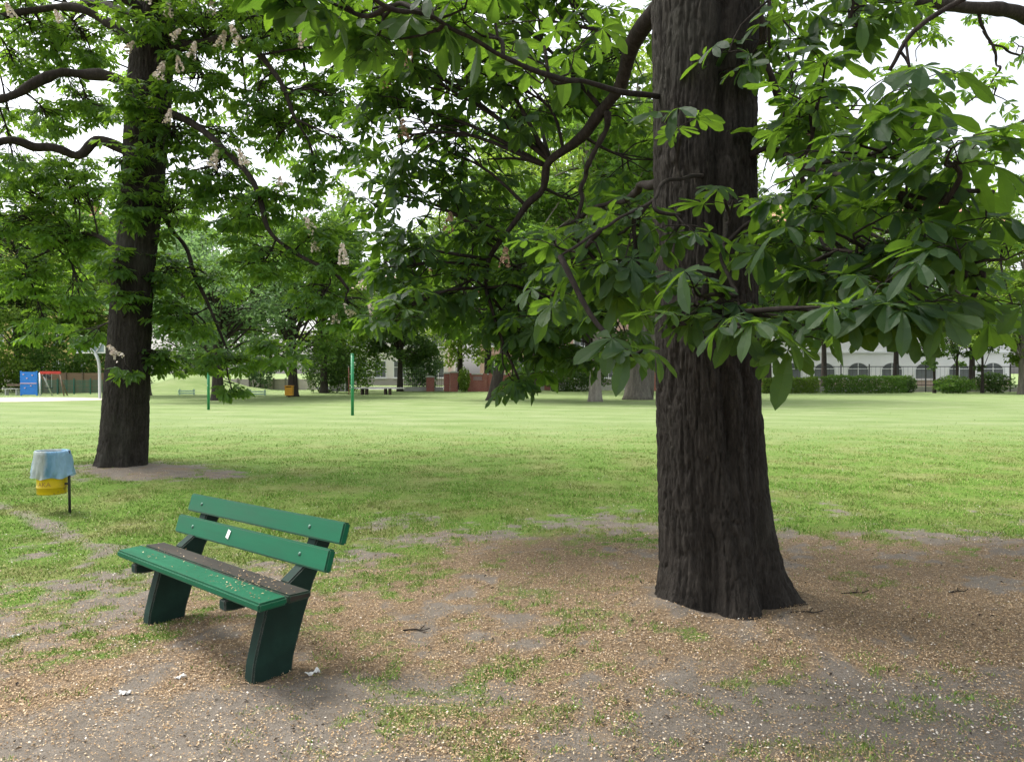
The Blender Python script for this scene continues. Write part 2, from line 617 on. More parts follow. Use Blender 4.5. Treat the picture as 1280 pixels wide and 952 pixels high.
# grass blades
def make_grass():
    x, y = scatter(1700000, 0, 0, 1.3, 30, .95)
    g, lit = masks(x, y)
    keep = rng.random(len(x)) < np.clip(g * 1.15 - .12, 0, 1) * (1 - .985 * sstep(6, 25, y))
    cl = fbm(x * 3, y * 3, 0, 77, 3)
    keep &= rng.random(len(x)) < np.clip(.62 + .8 * cl, .08, 1)
    x, y, cl = x[keep], y[keep], cl[keep]
    n = len(x)
    z = ground_z(x, y) - .004
    h = rng.uniform(.010, .030, n) * (1 + .6 * np.clip(cl, 0, 1)) * np.where(y < 7, .85, 1)
    w = rng.uniform(.0022, .0042, n) * (1 + y / 14)
    a = rng.uniform(0, 6.28, n)
    lean = rng.uniform(.2, 1.1, n) * h
    la = rng.uniform(0, 6.28, n)
    P = np.stack([x, y, z], 1)
    A = np.stack([np.cos(a), np.sin(a), 0 * a], 1)
    tip = P + np.stack([np.cos(la) * lean, np.sin(la) * lean, h], 1)
    v = np.stack([P - A * w[:, None], P + A * w[:, None], tip], 1).reshape(-1, 3)
    mb = MB()
    mb.add(v, [np.arange(n * 3).reshape(-1, 3)], np.repeat(rng.random(n), 3))
    m, nt, b = new_mat('grass_blade')
    at = N(nt, 'ShaderNodeAttribute', attribute_name='rnd').outputs['Fac']
    big = noise(nt, 1.1, 4, .55, objco(nt))
    c = ramp(nt, at, [(0, (.08, .165, .02)), (.45, (.145, .265, .036)), (.8, (.21, .335, .065)), (.89, (.36, .34, .14)), (1, (.5, .42, .23))])
    c = mixc(nt, ramp(nt, big, [(.44, (0, 0, 0)), (.68, (.6, .6, .6))]), c, (.24, .235, .08))
    L(nt, c, b.inputs['Base Color'])
    b.inputs['Roughness'].default_value = .7
    b.inputs['Specular IOR Level'].default_value = .2
    tag(mb.build('short_grass', m), 'short mown grass growing over the near lawn', 'grass', kind='stuff')


make_grass()


def flakes(name, n, y1, dens, size, stops, label, asp, curl=.3, fade=.9):
    x, y = scatter(int(n * 1.75), 0, 0, 1.3, y1, fade)
    g, lit = masks(x, y)
    keep = rng.random(len(x)) < dens(x, y, g, lit)
    keep &= np.hypot((x - 1.3), (y - 4.95)) > .42
    x, y = x[keep], y[keep]
    k = len(x)
    z = ground_z(x, y) + rng.uniform(.002, .012, k)
    P = np.stack([x, y, z], 1)
    nn = np.stack([rng.normal(0, curl, k), rng.normal(0, curl, k), np.ones(k)], 1)
    mb = MB()
    leaf_quads(mb, P, nn, rng.uniform(size[0], size[1], k), rng.random(k), asp)
    m, nt, b = new_mat(name)
    at = N(nt, 'ShaderNodeAttribute', attribute_name='rnd').outputs['Fac']
    L(nt, ramp(nt, at, stops), b.inputs['Base Color'])
    b.inputs['Roughness'].default_value = .85
    tag(mb.build(name, m), label, 'litter', kind='stuff')


flakes('fallen_blossom', 720000, 11.5, lambda x, y, g, l: np.clip(l * .85 + .09 * (1 - g) + .02, 0, 1), (.005, .016),
       [(0, (.12, .075, .04)), (.3, (.3, .19, .095)), (.7, (.5, .345, .185)), (1, (.66, .53, .36))],
       'brown dried chestnut blossom littering the earth under the trees', .45)
flakes('fallen_petals', 115000, 16, lambda x, y, g, l: np.clip(.07 + .16 * fbm(x * 1.3, y * 1.3, 0, 55) + .16 * fbm(x * 5, y * 5, 0, 57) + .05 * l + .14 * np.exp(-(((x - 1.9) / 1.2) ** 2 + ((y - 3.5) / .7) ** 2)), .008, .4), (.007, .017),
       [(0, (.38, .3, .21)), (.5, (.54, .46, .36)), (1, (.76, .71, .64))],
       'pale fallen petals sprinkled over earth and lawn', .7)

flakes('leaf_debris', 9000, 9.5, lambda x, y, g, l: np.clip(.25 - .2 * g + .4 * fbm(x * 2, y * 2, 0, 58), .02, .6), (.012, .034),
       [(0, (.025, .018, .012)), (.5, (.06, .042, .026)), (1, (.13, .09, .05))],
       'dark bits of old leaves and bark scattered over the earth', .5, .45)

rng = np.random.default_rng(23)
# ------------------------------------------------------------------ chestnut trees
BARK = bark_mat('chestnut_bark', (.018, .0155, .013), (.064, .056, .048), 26, (.06, .062, .048), .03)
BARK2 = bark_mat('limb_bark', (.022, .018, .015), (.06, .05, .043), 20, None, .008)
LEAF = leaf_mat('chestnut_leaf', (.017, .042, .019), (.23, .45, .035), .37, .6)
LEAF2 = leaf_mat('chestnut_leaf_far', (.04, .092, .024), (.26, .48, .04), .46, .5)
BLOSSOM = simple('cream_blossom', (.78, .68, .6), .8, .25, 30)
WITHER = simple('withered_blossom', (.36, .24, .16), .9, .3, 30)


def big_trunk(parent, prof, cx, cy, grooves, feet, seed, dz=.013, seg=300, furrow=.019, mat=None):
    """prof rows: (z, x offset, y offset, radius)"""
    pr = np.array(prof, float)
    zs = np.arange(pr[0, 0], pr[-1, 0], dz)
    th = np.arange(seg) / seg * 2 * np.pi
    Zg, Tg = np.meshgrid(zs, th, indexing='ij')
    ox, oy, rr = [np.interp(zs, pr[:, 0], pr[:, k])[:, None] for k in (1, 2, 3)]
    r = rr * np.ones_like(Tg)
    for ang, depth, wid, z0, z1 in grooves:
        d = np.angle(np.exp(1j * (Tg - R(ang) - .05 * np.sin(Zg * 2.1))))
        r = r * (1 - depth * np.exp(-(d / wid) ** 2) * sstep(z0 - .3, z0 + .3, Zg) * (1 - sstep(z1 - .6, z1 + .6, Zg)))
    for ang, amp, wid, zh in feet:
        d = np.angle(np.exp(1j * (Tg - R(ang))))
        r = r + amp * np.exp(-(d / wid) ** 2) * np.exp(-np.clip(Zg, 0, 9) / zh)
    c, s = np.cos(Tg), np.sin(Tg)
    big = fbm(c * 1.5, s * 1.5, Zg * .7, seed, 3)
    r = r * (1 + .045 * big)
    wob = .3 * vnoise(c * 2, s * 2, Zg * 1.2, seed + 9)
    w2 = .8 * vnoise(c * 3, s * 3, Zg * 2.2, seed + 7)
    f = np.abs(vnoise(c * 13 + w2, s * 13 + w2, Zg * 3.1 + w2, seed + 1))
    f2 = np.abs(vnoise(c * 26 + w2, s * 26, Zg * 8, seed + 2))
    pl = np.clip(f * 4.2, 0, 1) ** .7
    pl2 = np.clip(f2 * 3.6, 0, 1)
    rough = furrow * (pl - .8) + furrow * .42 * (pl2 - .7) + furrow * .3 * fbm(c * 34, s * 34, Zg * 22, seed + 3, 2)
    r = r + rough
    X = cx + ox + r * c
    Y = cy + oy + r * s
    v = np.stack([X, Y, Zg], -1).reshape(-1, 3)
    i = np.arange(len(zs) - 1)[:, None] * seg
    j = np.arange(seg)[None]
    k = (j + 1) % seg
    q = np.stack([i + j, i + k, i + seg + k, i + seg + j], -1).reshape(-1, 4)
    mb = MB()
    mb.add(v, [q])
    o = mb.build('trunk', mat or BARK, parent, True)
    return o


def limb(mb, pts, r0, r1, n=44, seg=12, wig=.05):
    P = spline(pts, n)
    t = np.linspace(0, 1, n)
    P = P + wig * np.stack([vnoise(t * 9, 3.1 * k + P[0, 0] * 7, 0, 5 + k) for k in range(3)], 1) * np.sin(t * np.pi)[:, None]
    rad = r0 + (r1 - r0) * t ** .8
    rad = rad * (1 + .16 * vnoise(t * 14, P[0, 1] * 5, 0, 9) + .14 * vnoise(t * 31, P[0, 0] * 5, 0, 19))
    mb.tube(P, rad, seg)
    return P


def boughs(br, leaf, anchors, blobs, size, lod, per=(5, 8), stalks=True, arch=.25, droop=(.15, .7), twig=.011):
    """sprays of leaves: a bough runs from the nearest limb to each blob, twigs fan from it to leaf whorls"""
    anc = np.concatenate(anchors)
    for c, rad, n in blobs:
        c = np.asarray(c, float)
        rad = np.asarray(rad, float)
        d = np.linalg.norm(anc - c, axis=1) + .35 * np.clip(c[2] - anc[:, 2], 0, 9)
        a = anc[np.argmin(d)]
        mid = (a + c) / 2 + np.array([0, 0, arch * .5 * np.linalg.norm(a - c) * .5]) + rng.normal(0, .05, 3)
        ln = np.linalg.norm(a - c)
        P = spline([a, mid, c], 10)
        mb_r = np.linspace(.012 + .006 * ln, .009, 10)
        br.tube(P, mb_r, 5)
        nodes, dirs = [], []
        spine = P[4:]
        for k in range(n):
            u = unit(rng.normal(0, 1, 3))
            p = c + u * rad * rng.random() ** .42
            s0 = spine[rng.integers(0, len(spine))]
            m2 = (s0 + p) / 2 + rng.normal(0, .04, 3) + np.array([0, 0, .05 * np.linalg.norm(p - s0)])
            br.tube(spline([s0, m2, p], 5), np.linspace(twig * .7, twig * .4, 5), 4, False)
            nodes.append(p)
            dirs.append(unit(p - s0))
        if n:
            rosettes(leaf, nodes, dirs, size, lod, per, droop, br if stalks else None)


def crown_fill(leaf, br, c, rad, zmin, n, size, lod, anchors, keep=None, per=(5, 8)):
    """the high crown: whorls through an ellipsoid, denser towards the outside, in clumps"""
    anc = np.concatenate(anchors)
    c, rad = np.asarray(c, float), np.asarray(rad, float)
    clumps = []
    while len(clumps) < n // 9:
        u = unit(rng.normal(0, 1, 3)) * rng.random() ** .38
        p = c + u * rad
        if p[2] < zmin or (keep and not keep(p)):
            continue
        clumps.append(p)
    nodes, dirs = [], []
    for p in clumps:
        a = anc[np.argmin(np.linalg.norm(anc - p, axis=1))]
        br.tube(spline([a, (a + p) / 2 + rng.normal(0, .15, 3), p], 6), np.linspace(.04, .012, 6), 4, False)
        for k in range(9):
            q = p + rng.normal(0, 1, 3) * np.array([.55, .55, .38])
            nodes.append(q)
            dirs.append(unit(q - p))
    rosettes(leaf, nodes, dirs, size, lod, per)


# ---- the near tree
TX, TY = 1.27, 4.97
t = empty('horse_chestnut_tree', (0, 0, 0))
tag(t, 'large horse chestnut with thick furrowed dark trunk standing nearest, right of the green bench', 'tree')
prof = [(-.12, .11, 0, .44), (0, .075, 0, .425), (.12, .06, 0, .38), (.3, .05, 0, .355), (.5, .04, 0, .348), (.85, .02, 0, .338), (1.3, 0, 0, .326), (2.0, -.02, 0, .318), (2.9, -.03, .03, .32), (3.9, -.02, .05, .335), (5, .05, .1, .30), (7, .1, .15, .22), (9.5, .15, .1, .1)]
big_trunk(t, prof, TX, TY, [(276, .2, .14, .9, 5), (306, .19, .2, -.4, 1.8), (251, .17, .15, -.6, .8), (150, .1, .2, .2, 4), (40, .1, .2, 0, 4)],
          [(216, .15, .3, .16), (280, .10, .34, .3), (346, .19, .33, .3), (60, .15, .35, .25), (130, .12, .35, .25)], 41)
br = MB()
anch = []
def nb(px, py, D):
    return W(px, py, D)
tk = np.array([TX, TY, 0])
lims = [
    ([(TX - .1, TY + .15, 4.35), nb(828, 2, 5.4), nb(789, 58, 5.8), nb(772, 118, 6.1), nb(745, 158, 6.3), nb(715, 183, 6.5), nb(689, 206, 6.7), nb(682, 236, 6.8), nb(655, 258, 6.9), nb(628, 294, 7.0), nb(611, 324, 7.05), nb(607, 360, 7.1)], .066, .020),
    ([nb(760, 140, 6.2), nb(755, 166, 6.25), nb(731, 212, 6.35), nb(725, 250, 6.4), nb(722, 300, 6.4)], .03, .012),
    ([nb(822, 122, 4.9), nb(770, 114, 4.6), nb(717, 101, 4.3), nb(667, 84, 4.0), nb(620, 63, 3.8), nb(557, 38, 3.6), nb(500, 14, 3.4), nb(440, -12, 3.2)], .019, .008),
    ([nb(826, 228, 5.0), nb(795, 236, 5.6), nb(760, 255, 6.2), nb(700, 285, 6.8)], .035, .012),
    ([(TX, TY + .2, 4.2), nb(905, -40, 5.4), nb(945, 30, 6.0), nb(962, 90, 6.4), nb(990, 170, 6.8), nb(1010, 260, 7.0)], .085, .02),
    ([(TX + .1, TY, 4.1), nb(1000, -60, 4.6), nb(1090, -70, 4.2), nb(1180, -60, 3.8), nb(1260, -30, 3.4)], .05, .014),
    ([(TX + .1, TY, 2.9), nb(960, 190, 4.6), nb(1020, 215, 4.0), nb(1100, 235, 3.5), nb(1180, 255, 3.2)], .022, .008),
    ([(TX + .15, TY - .1, 2.4), nb(965, 300, 4.4), nb(1040, 315, 3.9), nb(1130, 330, 3.5), nb(1220, 345, 3.3)], .020, .008),
    ([(TX - .1, TY - .25, 2.75), nb(850, 225, 4.3), nb(800, 265, 3.9), nb(740, 290, 3.7), nb(700, 320, 3.6)], .013, .006),
    ([(TX + .05, TY - .28, 2.6), nb(905, 290, 4.2), nb(915, 350, 3.8), nb(925, 390, 3.6)], .016, .007),
    ([(TX, TY, 4.6), (TX - 1.2, TY - .8, 5.3), (TX - 2.8, TY - 1.6, 5.5), (TX - 4.2, TY - 2, 5.0)], .09, .02),
    ([(TX, TY, 5.0), (TX - .3, TY - 1.8, 5.8), (TX - .3, TY - 3.6, 6.0), (TX - .6, TY - 5, 5.4)], .09, .02),
    ([(TX, TY, 4.9), (TX + 1.6, TY - .6, 5.6), (TX + 3.2, TY - 1.4, 5.8), (TX + 4.8, TY - 1.6, 5.0)], .09, .02),
    ([(TX, TY, 5.4), (TX + 1.2, TY + 1.8, 6.5), (TX + 2.2, TY + 3.4, 6.8), (TX + 3, TY + 4.6, 6.0)], .09, .02),
    ([(TX, TY, 5.6), (TX - .9, TY + 1.8, 7), (TX - 1.6, TY + 3.4, 7.4), (TX - 2.4, TY + 4.4, 6.6)], .09, .02),
    ([(TX, TY, 7), (TX + .1, TY - .4, 8.8), (TX - .3, TY + .2, 11)], .14, .03),
]
for pts, r0, r1 in lims:
    anch.append(limb(br, pts, r0, r1))
near_leaf = MB()
B = []
def blob(px, py, D, rx, rz, n, ry=None):
    B.append((W(px, py, D), (rx, ry or rx, rz), n))
# behind-left of the trunk, hanging from the long limb
for a in [(770, 60, 6.6, .55, .45, 13), (700, 30, 6.2, .55, .4, 13), (630, 20, 6.8, .6, .4, 13), (560, 30, 7.2, .6, .45, 13), (740, 130, 7.2, .6, .4, 9), (650, 110, 6.6, .5, .4, 10),
          (580, 110, 7.4, .5, .45, 10), (520, 90, 6.8, .45, .45, 11), (500, 170, 7.0, .4, .45, 11), (560, 190, 7.4, .4, .4, 9), (610, 200, 7.5, .35, .35, 5), (540, 260, 7.2, .4, .45, 9), (590, 300, 7.2, .45, .4, 9),
          (520, 330, 7.0, .35, .35, 10), (640, 330, 7.0, .5, .35, 8), (560, 370, 7.2, .5, .3, 10), (620, 400, 7.4, .55, .3, 11), (700, 390, 7.0, .55, .3, 15), (690, 330, 6.6, .45, .3, 8), (760, 350, 6.4, .45, .35, 9), (780, 410, 6.4, .4, .25, 9),
          (660, 445, 7.4, .45, .22, 10), (740, 430, 7.0, .4, .22, 8), (500, 390, 6.6, .3, .2, 6), (780, 290, 6.4, .4, .35, 10), (720, 250, 7.6, .5, .4, 6), (470, 130, 7.4, .3, .3, 6), (465, 240, 7.6, .3, .3, 5), (480, 310, 7.4, .3, .25, 5), (470, 60, 7.2, .4, .3, 8), (620, 260, 7.8, .4, .3, 7), (680, 150, 8.0, .5, .4, 8), (650, 478, 7.0, .1, .1, 2), (790, 200, 6.8, .35, .3, 7)]:
    blob(*a)
lb = len(B)
# the nearer sprays, in front and over the viewer
NB0 = len(B)
for a in [(420, 8, 3.6, .22, .10, 4), (480, 25, 3.7, .25, .12, 4), (365, 0, 3.5, .2, .08, 3), (540, 15, 3.7, .25, .15, 5), (610, 45, 4.0, .25, .15, 4), (680, 60, 4.3, .25, .15, 4),
          (730, 320, 3.9, .22, .10, 4), (780, 290, 4.1, .2, .10, 4), (690, 370, 4.2, .16, .08, 2), (800, 345, 4.0, .2, .12, 4), (790, 445, 3.4, .05, .05, 1), (850, 170, 4.2, .12, .10, 2), (850, 270, 4.0, .12, .08, 2),
          (905, 250, 4.1, .12, .08, 1), (880, 370, 3.7, .2, .10, 4), (930, 405, 3.4, .10, .07, 2), (840, 410, 3.6, .10, .07, 1), (960, 290, 3.9, .2, .10, 4), (1010, 255, 3.7, .2, .10, 4), (1000, 350, 3.8, .25, .12, 5), (1060, 300, 3.6, .25, .12, 5),
          (1060, 400, 3.3, .2, .10, 4), (1010, 415, 3.6, .16, .08, 3), (1130, 370, 3.2, .2, .10, 4), (1120, 320, 3.4, .25, .14, 5), (1200, 335, 3.2, .2, .10, 3), (1180, 200, 3.1, .2, .12, 4), (1100, 190, 3.4, .25, .14, 5),
          (1240, 240, 3.3, .2, .12, 3), (1020, 130, 4.0, .3, .2, 6), (1110, 90, 3.6, .2, .14, 3), (960, 60, 4.6, .25, .25, 5), (1060, 30, 4.4, .35, .2, 6), (970, 170, 4.6, .25, .2, 5), (1215, 375, 3.4, .12, .06, 2), (1150, 270, 3.5, .25, .15, 4), (1060, 220, 4.2, .3, .2, 5)]:
    blob(*a)
# the far right side of the crown behind
for a in [(990, 90, 7.0, .6, .5, 14), (1060, 140, 7.4, .6, .5, 12), (1000, 220, 7.0, .5, .5, 13), (1080, 260, 7.4, .6, .4, 12), (1000, 330, 6.8, .5, .4, 12), (1080, 350, 7.0, .6, .4, 13), (1160, 360, 6.6, .5, .3, 9), (1150, 300, 7.2, .5, .3, 7), (990, 410, 6.6, .4, .25, 9), (1080, 400, 6.4, .4, .15, 6), (1230, 390, 6.0, .3, .12, 3), (1140, 200, 7.4, .4, .3, 5), (980, 20, 7.4, .6, .4, 12)]:
    blob(*a)
far_b, near_b = B[:lb] + [(c, r, max(1, int(n * .8))) for c, r, n in B[NB0 + 37:]], [(c, r, max(1, int(n * .8 + .3))) for c, r, n in B[NB0:NB0 + 37]]
boughs(br, near_leaf, anch, far_b, .165, 1, (5, 7), True)
boughs(br, near_leaf, anch, near_b, .165, 0, (4, 7), True, .1)
crown_fill(near_leaf, br, (TX, TY - .5, 8.3), (5.4, 5.8, 4.8), 4.9, 450, .19, 2, anch,
           keep=lambda p: p[2] > 1.55 + .40 * p[1] + .25 * max(0, -p[0] - .5))
near_leaf.build('crown', LEAF, t)
br.build('branches', BARK2, t, True)
bl = MB()
for px, py, D in [(630, 335, 6.4), (508, 85, 6.4), (505, 175, 6.6), (990, 215, 4.5), (560, 290, 6.8), (1000, 195, 4.6), (532, 70, 6.5), (484, 110, 6.8)]:
    panicle(bl, W(px, py, D), .17 if D > 6 else .13, (rng.normal(0, .2), 0, 1), 60)
bl.build('blossoms', WITHER, t)

# ---- the tree on the left
LX, LY = -6.1, 12.0
t = empty('horse_chestnut_tree', (0, 0, 0))
tag(t, 'horse chestnut with cream blossom candles and leafy trunk, near the yellow litter bin', 'tree')
prof = [(-.12, 0, 0, .42), (0, 0, 0, .385), (.15, .01, 0, .36), (.5, .04, 0, .345), (1.0, .07, 0, .335), (1.6, .1, 0, .315), (3, .2, 0, .29), (4.5, .34, .05, .30), (5.6, .42, .05, .33), (6.6, .5, .05, .31), (8, .6, .1, .24), (11, .7, .1, .08)]
big_trunk(t, prof, LX, LY, [(280, .06, .2, .3, 4), (330, .05, .2, .3, 4)], [(200, .07, .3, .2), (250, .08, .25, .25), (300, .09, .25, .2), (345, .06, .3, .2), (80, .12, .4, .25)], 52, .03, 104, .02)
br = MB()
lims = [
    ([(LX + .2, LY - .1, 4.95), W(126, 178, 11.8), W(101, 193, 11.7), W(55, 186, 11.5), W(17, 173, 11.2), W(-15, 184, 11), W(-70, 200, 10.8)], .085, .045),
    ([(LX + .3, LY, 5.9), W(143, 100, 12), W(84, 91, 11.9), W(38, 109, 11.7), W(0, 124, 11.5), W(-60, 130, 11.2)], .095, .05),
    ([(LX + .4, LY, 6.4), W(151, 42, 12), W(113, 17, 12.1), W(84, 10, 12.2), W(40, 14, 12.2), W(-20, 30, 12)], .09, .04),
    ([(LX + .45, LY - .1, 5.6), W(205, 140, 11.6), W(240, 154, 11.4), W(262, 169, 11.3), W(291, 197, 11.2), W(312, 227, 11.1), W(327, 252, 11.1), W(336, 289, 11), W(360, 311, 11), W(392, 329, 10.9), W(420, 344, 10.8), W(436, 362, 10.8)], .066, .018),
    ([(LX + .4, LY, 6.2), W(230, 60, 11.6), W(300, 50, 11.3), W(345, 95, 11), W(370, 150, 11)], .1, .02),
    ([(LX + .2, LY, 3.9), W(205, 270, 12.3), W(240, 330, 12.2), W(270, 400, 12.2), W(285, 440, 12.2)], .05, .015),
    ([(LX + .5, LY, 7), (LX + 1.6, LY - 2, 8), (LX + 2.6, LY - 3.6, 7.8)], .11, .03),
    ([(LX + .5, LY, 7), (LX + 1.8, LY + 2, 8), (LX + 3, LY + 3.4, 8)], .11, .03),
    ([(LX + .5, LY, 7), (LX - 1.6, LY + 2, 8.2), (LX - 3, LY + 3.4, 8)], .11, .03),
    ([(LX + .5, LY, 7), (LX - 1.0, LY - 2, 8.2), (LX - 2, LY - 3.6, 8)], .11, .03),
    ([(LX + .1, LY, 3.4), W(110, 290, 13.2), W(70, 310, 13.4), W(30, 330, 13.6)], .05, .015),
]
anch = [limb(br, p, a, b) for p, a, b in lims]
lv = MB()
B = []
for a in [(40, 30, 12.5, .8, .4, 15), (110, 50, 12.8, .7, .5, 15), (200, 40, 11.6, .7, .5, 19), (260, 30, 11.5, .7, .4, 17), (330, 60, 11.4, .7, .5, 17), (390, 40, 11.6, .6, .4, 14), (20, 80, 12.5, .5, .3, 8), (70, 60, 13.5, .9, .3, 9), (15, 150, 13.8, .7, .3, 8), (100, 135, 13.6, .6, .3, 7), (95, 215, 13.6, .6, .25, 8), (45, 15, 13, .9, .3, 9), (300, 10, 12.6, .9, .4, 12), (430, 20, 12.2, .6, .4, 9), (290, 170, 12.2, .5, .35, 8), (350, 20, 12, .6, .4, 9), (250, 100, 11.5, .6, .4, 16), (320, 130, 11.4, .5, .4, 11),
          (380, 120, 11.4, .5, .4, 8), (400, 170, 11.4, .35, .3, 5), (215, 170, 11.7, .5, .45, 15), (270, 220, 11.6, .6, .45, 16), (220, 260, 12, .55, .5, 15), (300, 270, 11.4, .55, .4, 14), (350, 250, 11.3, .4, .3, 9), (330, 330, 11.3, .5, .3, 12), (390, 300, 11.2, .4, .3, 10),
          (420, 330, 11, .4, .25, 10), (440, 60, 11.6, .5, .35, 10), (430, 130, 11.4, .35, .3, 6), (440, 190, 11.2, .3, .25, 5), (395, 215, 11.2, .3, .25, 6), (350, 170, 11.6, .4, .3, 8), (440, 390, 11, .35, .25, 10), (400, 370, 11, .45, .25, 9), (200, 340, 12.2, .4, .4, 12), (230, 400, 12.2, .5, .4, 15), (280, 450, 12.0, .5, .25, 13), (210, 450, 12.2, .4, .25, 10), (340, 440, 11.6, .5, .25, 10), (270, 350, 12.4, .5, .4, 8), (290, 487, 11.9, .12, .08, 2),
          (110, 130, 12.5, .5, .3, 9), (60, 150, 12.6, .5, .25, 6), (20, 210, 12.6, .6, .3, 10), (110, 240, 12.6, .4, .3, 8), (30, 270, 13, .7, .4, 13), (90, 300, 13.2, .6, .4, 12), (30, 350, 13.4, .7, .4, 12), (100, 370, 13.2, .45, .35, 9), (60, 410, 13.6, .5, .3, 6), (170, 130, 11.4, .35, .3, 9),
          (30, 230, 13.4, .8, .35, 15), (90, 235, 13.4, .6, .35, 12), (60, 275, 13.6, .8, .35, 14), (110, 300, 13.4, .5, .35, 10), (15, 300, 13.6, .6, .4, 10), (60, 345, 13.8, .8, .35, 12), (140, 330, 11.5, .22, .3, 6), (165, 250, 11.5, .25, .4, 9), (160, 375, 11.5, .22, .15, 4), (155, 462, 11.5, .16, .10, 2), (150, 200, 11.4, .3, .2, 5), (105, 420, 12.5, .3, .2, 5)]:
    blob(*a)
boughs(br, lv, anch + [np.array([[LX + .2, LY - .3, z] for z in (1.8, 2.4, 3, 3.6, 4.4)])], [(c, r, int(n * 2.05)) for c, r, n in B], .155, 2, (5, 8), False, .15, twig=.013)
crown_fill(lv, br, (LX + .4, LY + .4, 9.6), (5.6, 5.8, 4.8), 6.0, 560, .19, 2, anch, keep=lambda p: p[2] > 7.3 or (p[1] > 12.2 and p[2] > 5.5 and p[0] < -3.2))
lv.build('crown', LEAF2, t)
br.build('branches', BARK2, t, True)
bl = MB()
for px, py, D in [(215, 52, 11), (240, 76, 11), (228, 92, 11), (199, 100, 11.2), (213, 22, 11.2), (266, 20, 11.2), (210, 155, 11.2), (160, 66, 11.3), (308, 208, 10.8), (265, 210, 11.2), (300, 58, 10.8), (275, 62, 10.9), (380, 62, 10.9), (392, 290, 10.8), (395, 315, 10.8), (430, 330, 10.7), (455, 360, 10.6), (150, 448, 11.45),
                  (440, 395, 10.6), (470, 400, 10.6), (300, 5, 11), (80, 30, 11.8), (20, 25, 11.8), (185, 5, 11), (240, 5, 11), (350, 240, 11), (420, 405, 10.6), (485, 395, 10.6)]:
    panicle(bl, W(px, py, D), rng.uniform(.2, .28), (rng.normal(0, .45), rng.normal(0, .35), 1), 95)
bl.build('blossoms', BLOSSOM, t)

# ---- a tree rooted beyond the right side, its limbs reaching in
RX, RY = 9.2, 11.5
t = empty('horse_chestnut_tree', (0, 0, 0))
tag(t, 'tree on the right whose thick bare limbs and sparse leaves reach in against the sky', 'tree')
big_trunk(t, [(-.1, 0, 0, .5), (.3, 0, 0, .4), (2, 0, 0, .36), (5, 0, 0, .33), (7, 0, 0, .25), (10, 0, 0, .1)], RX, RY, [], [(200, .1, .3, .25), (300, .1, .3, .25)], 66, .05, 72, .02)
br = MB()
lims = [
    ([(RX, RY, 6.3), W(1330, 60, 10.4), W(1280, 24, 9.8), W(1225, 12, 9.4), W(1160, 6, 9), W(1080, 2, 8.6), W(1000, -10, 8.4)], .13, .04),
    ([(RX, RY, 4.6), W(1330, 215, 11.2), W(1280, 238, 11), W(1236, 253, 10.9), W(1189, 274, 10.8), W(1140, 283, 10.7), W(1100, 292, 10.6)], .12, .03),
    ([(RX, RY, 4.0), W(1340, 310, 10.8), W(1280, 298, 10.6), W(1242, 288, 10.5), W(1163, 289, 10.4), W(1110, 270, 10.4)], .08, .02),
    ([W(1215, 10, 9.4), W(1226, 40, 9.5), W(1250, 62, 9.6), W(1285, 80, 9.8)], .025, .01),
    ([W(1150, 8, 9), W(1148, 40, 9), W(1146, 56, 9)], .02, .008),
    ([W(1226, 40, 9.5), W(1246, 80, 9.5), W(1236, 110, 9.5), W(1205, 132, 9.4)], .02, .008),
    ([(RX, RY, 5.4), W(1340, 130, 10.8), W(1300, 140, 10.6), W(1262, 160, 10.5), W(1215, 170, 10.4)], .05, .012),
    ([(RX, RY, 7), (RX - 1.5, RY - 2, 8.4), (RX - 2.4, RY - 3.4, 8.8)], .1, .02),
    ([(RX, RY, 7), (RX + 2, RY + 2, 8.4), (RX + 3, RY + 3.4, 8.8)], .1, .02),
]
anch = [limb(br, p, a, b) for p, a, b in lims]
lv = MB()
B = []
for a in [(1240, 120, 9.6, .35, .25, 4), (1205, 100, 9.4, .3, .2, 3), (1150, 60, 9, .4, .2, 4), (1270, 60, 9.8, .25, .15, 2), (1260, 175, 10.4, .4, .2, 7), (1225, 205, 10.4, .4, .2, 6), (1270, 225, 10.6, .3, .2, 5), (1210, 260, 10.6, .5, .25, 8), (1260, 320, 10.4, .4, .3, 7), (1150, 250, 10.6, .4, .2, 5), (1120, 20, 8.8, .4, .2, 6), (1200, 300, 10.4, .4, .2, 5), (1265, 380, 10.2, .4, .2, 4)]:
    blob(*a)
boughs(br, lv, anch, B, .15, 2, (5, 7), False, .15)
crown_fill(lv, br, (RX + .6, RY, 9), (5, 5, 4.5), 5.5, 330, .19, 2, anch, keep=lambda p: p[0] > .72 * p[1] or p[2] > 1.55 + .5 * p[1])
lv.build('crown', LEAF2, t)
br.build('branches', BARK2, t, True)

# ------------------------------------------------------------------ far trees and shrubs
LM = {
    'mid': leaf_mat('far_leaf_mid', (.066, .135, .026), (.22, .42, .05), .42, .6),
    'bright': leaf_mat('far_leaf_bright', (.105, .18, .03), (.32, .5, .06), .45, .6),
    'dark': leaf_mat('far_leaf_dark', (.055, .105, .03), (.16, .31, .045), .35, .6),
    'blue': leaf_mat('far_leaf_blue', (.085, .155, .065), (.22, .4, .13), .42, .6),
}
BK_DARK = bark_mat('far_bark_dark', (.035, .029, .025), (.075, .064, .055), 8, None, .02)
BK_PALE = bark_mat('far_bark_pale', (.16, .145, .12), (.3, .275, .235), 6, (.22, .23, .17), .02)
BK_GREY = bark_mat('far_bark_grey', (.1, .09, .075), (.19, .17, .145), 7, (.15, .16, .11), .02)


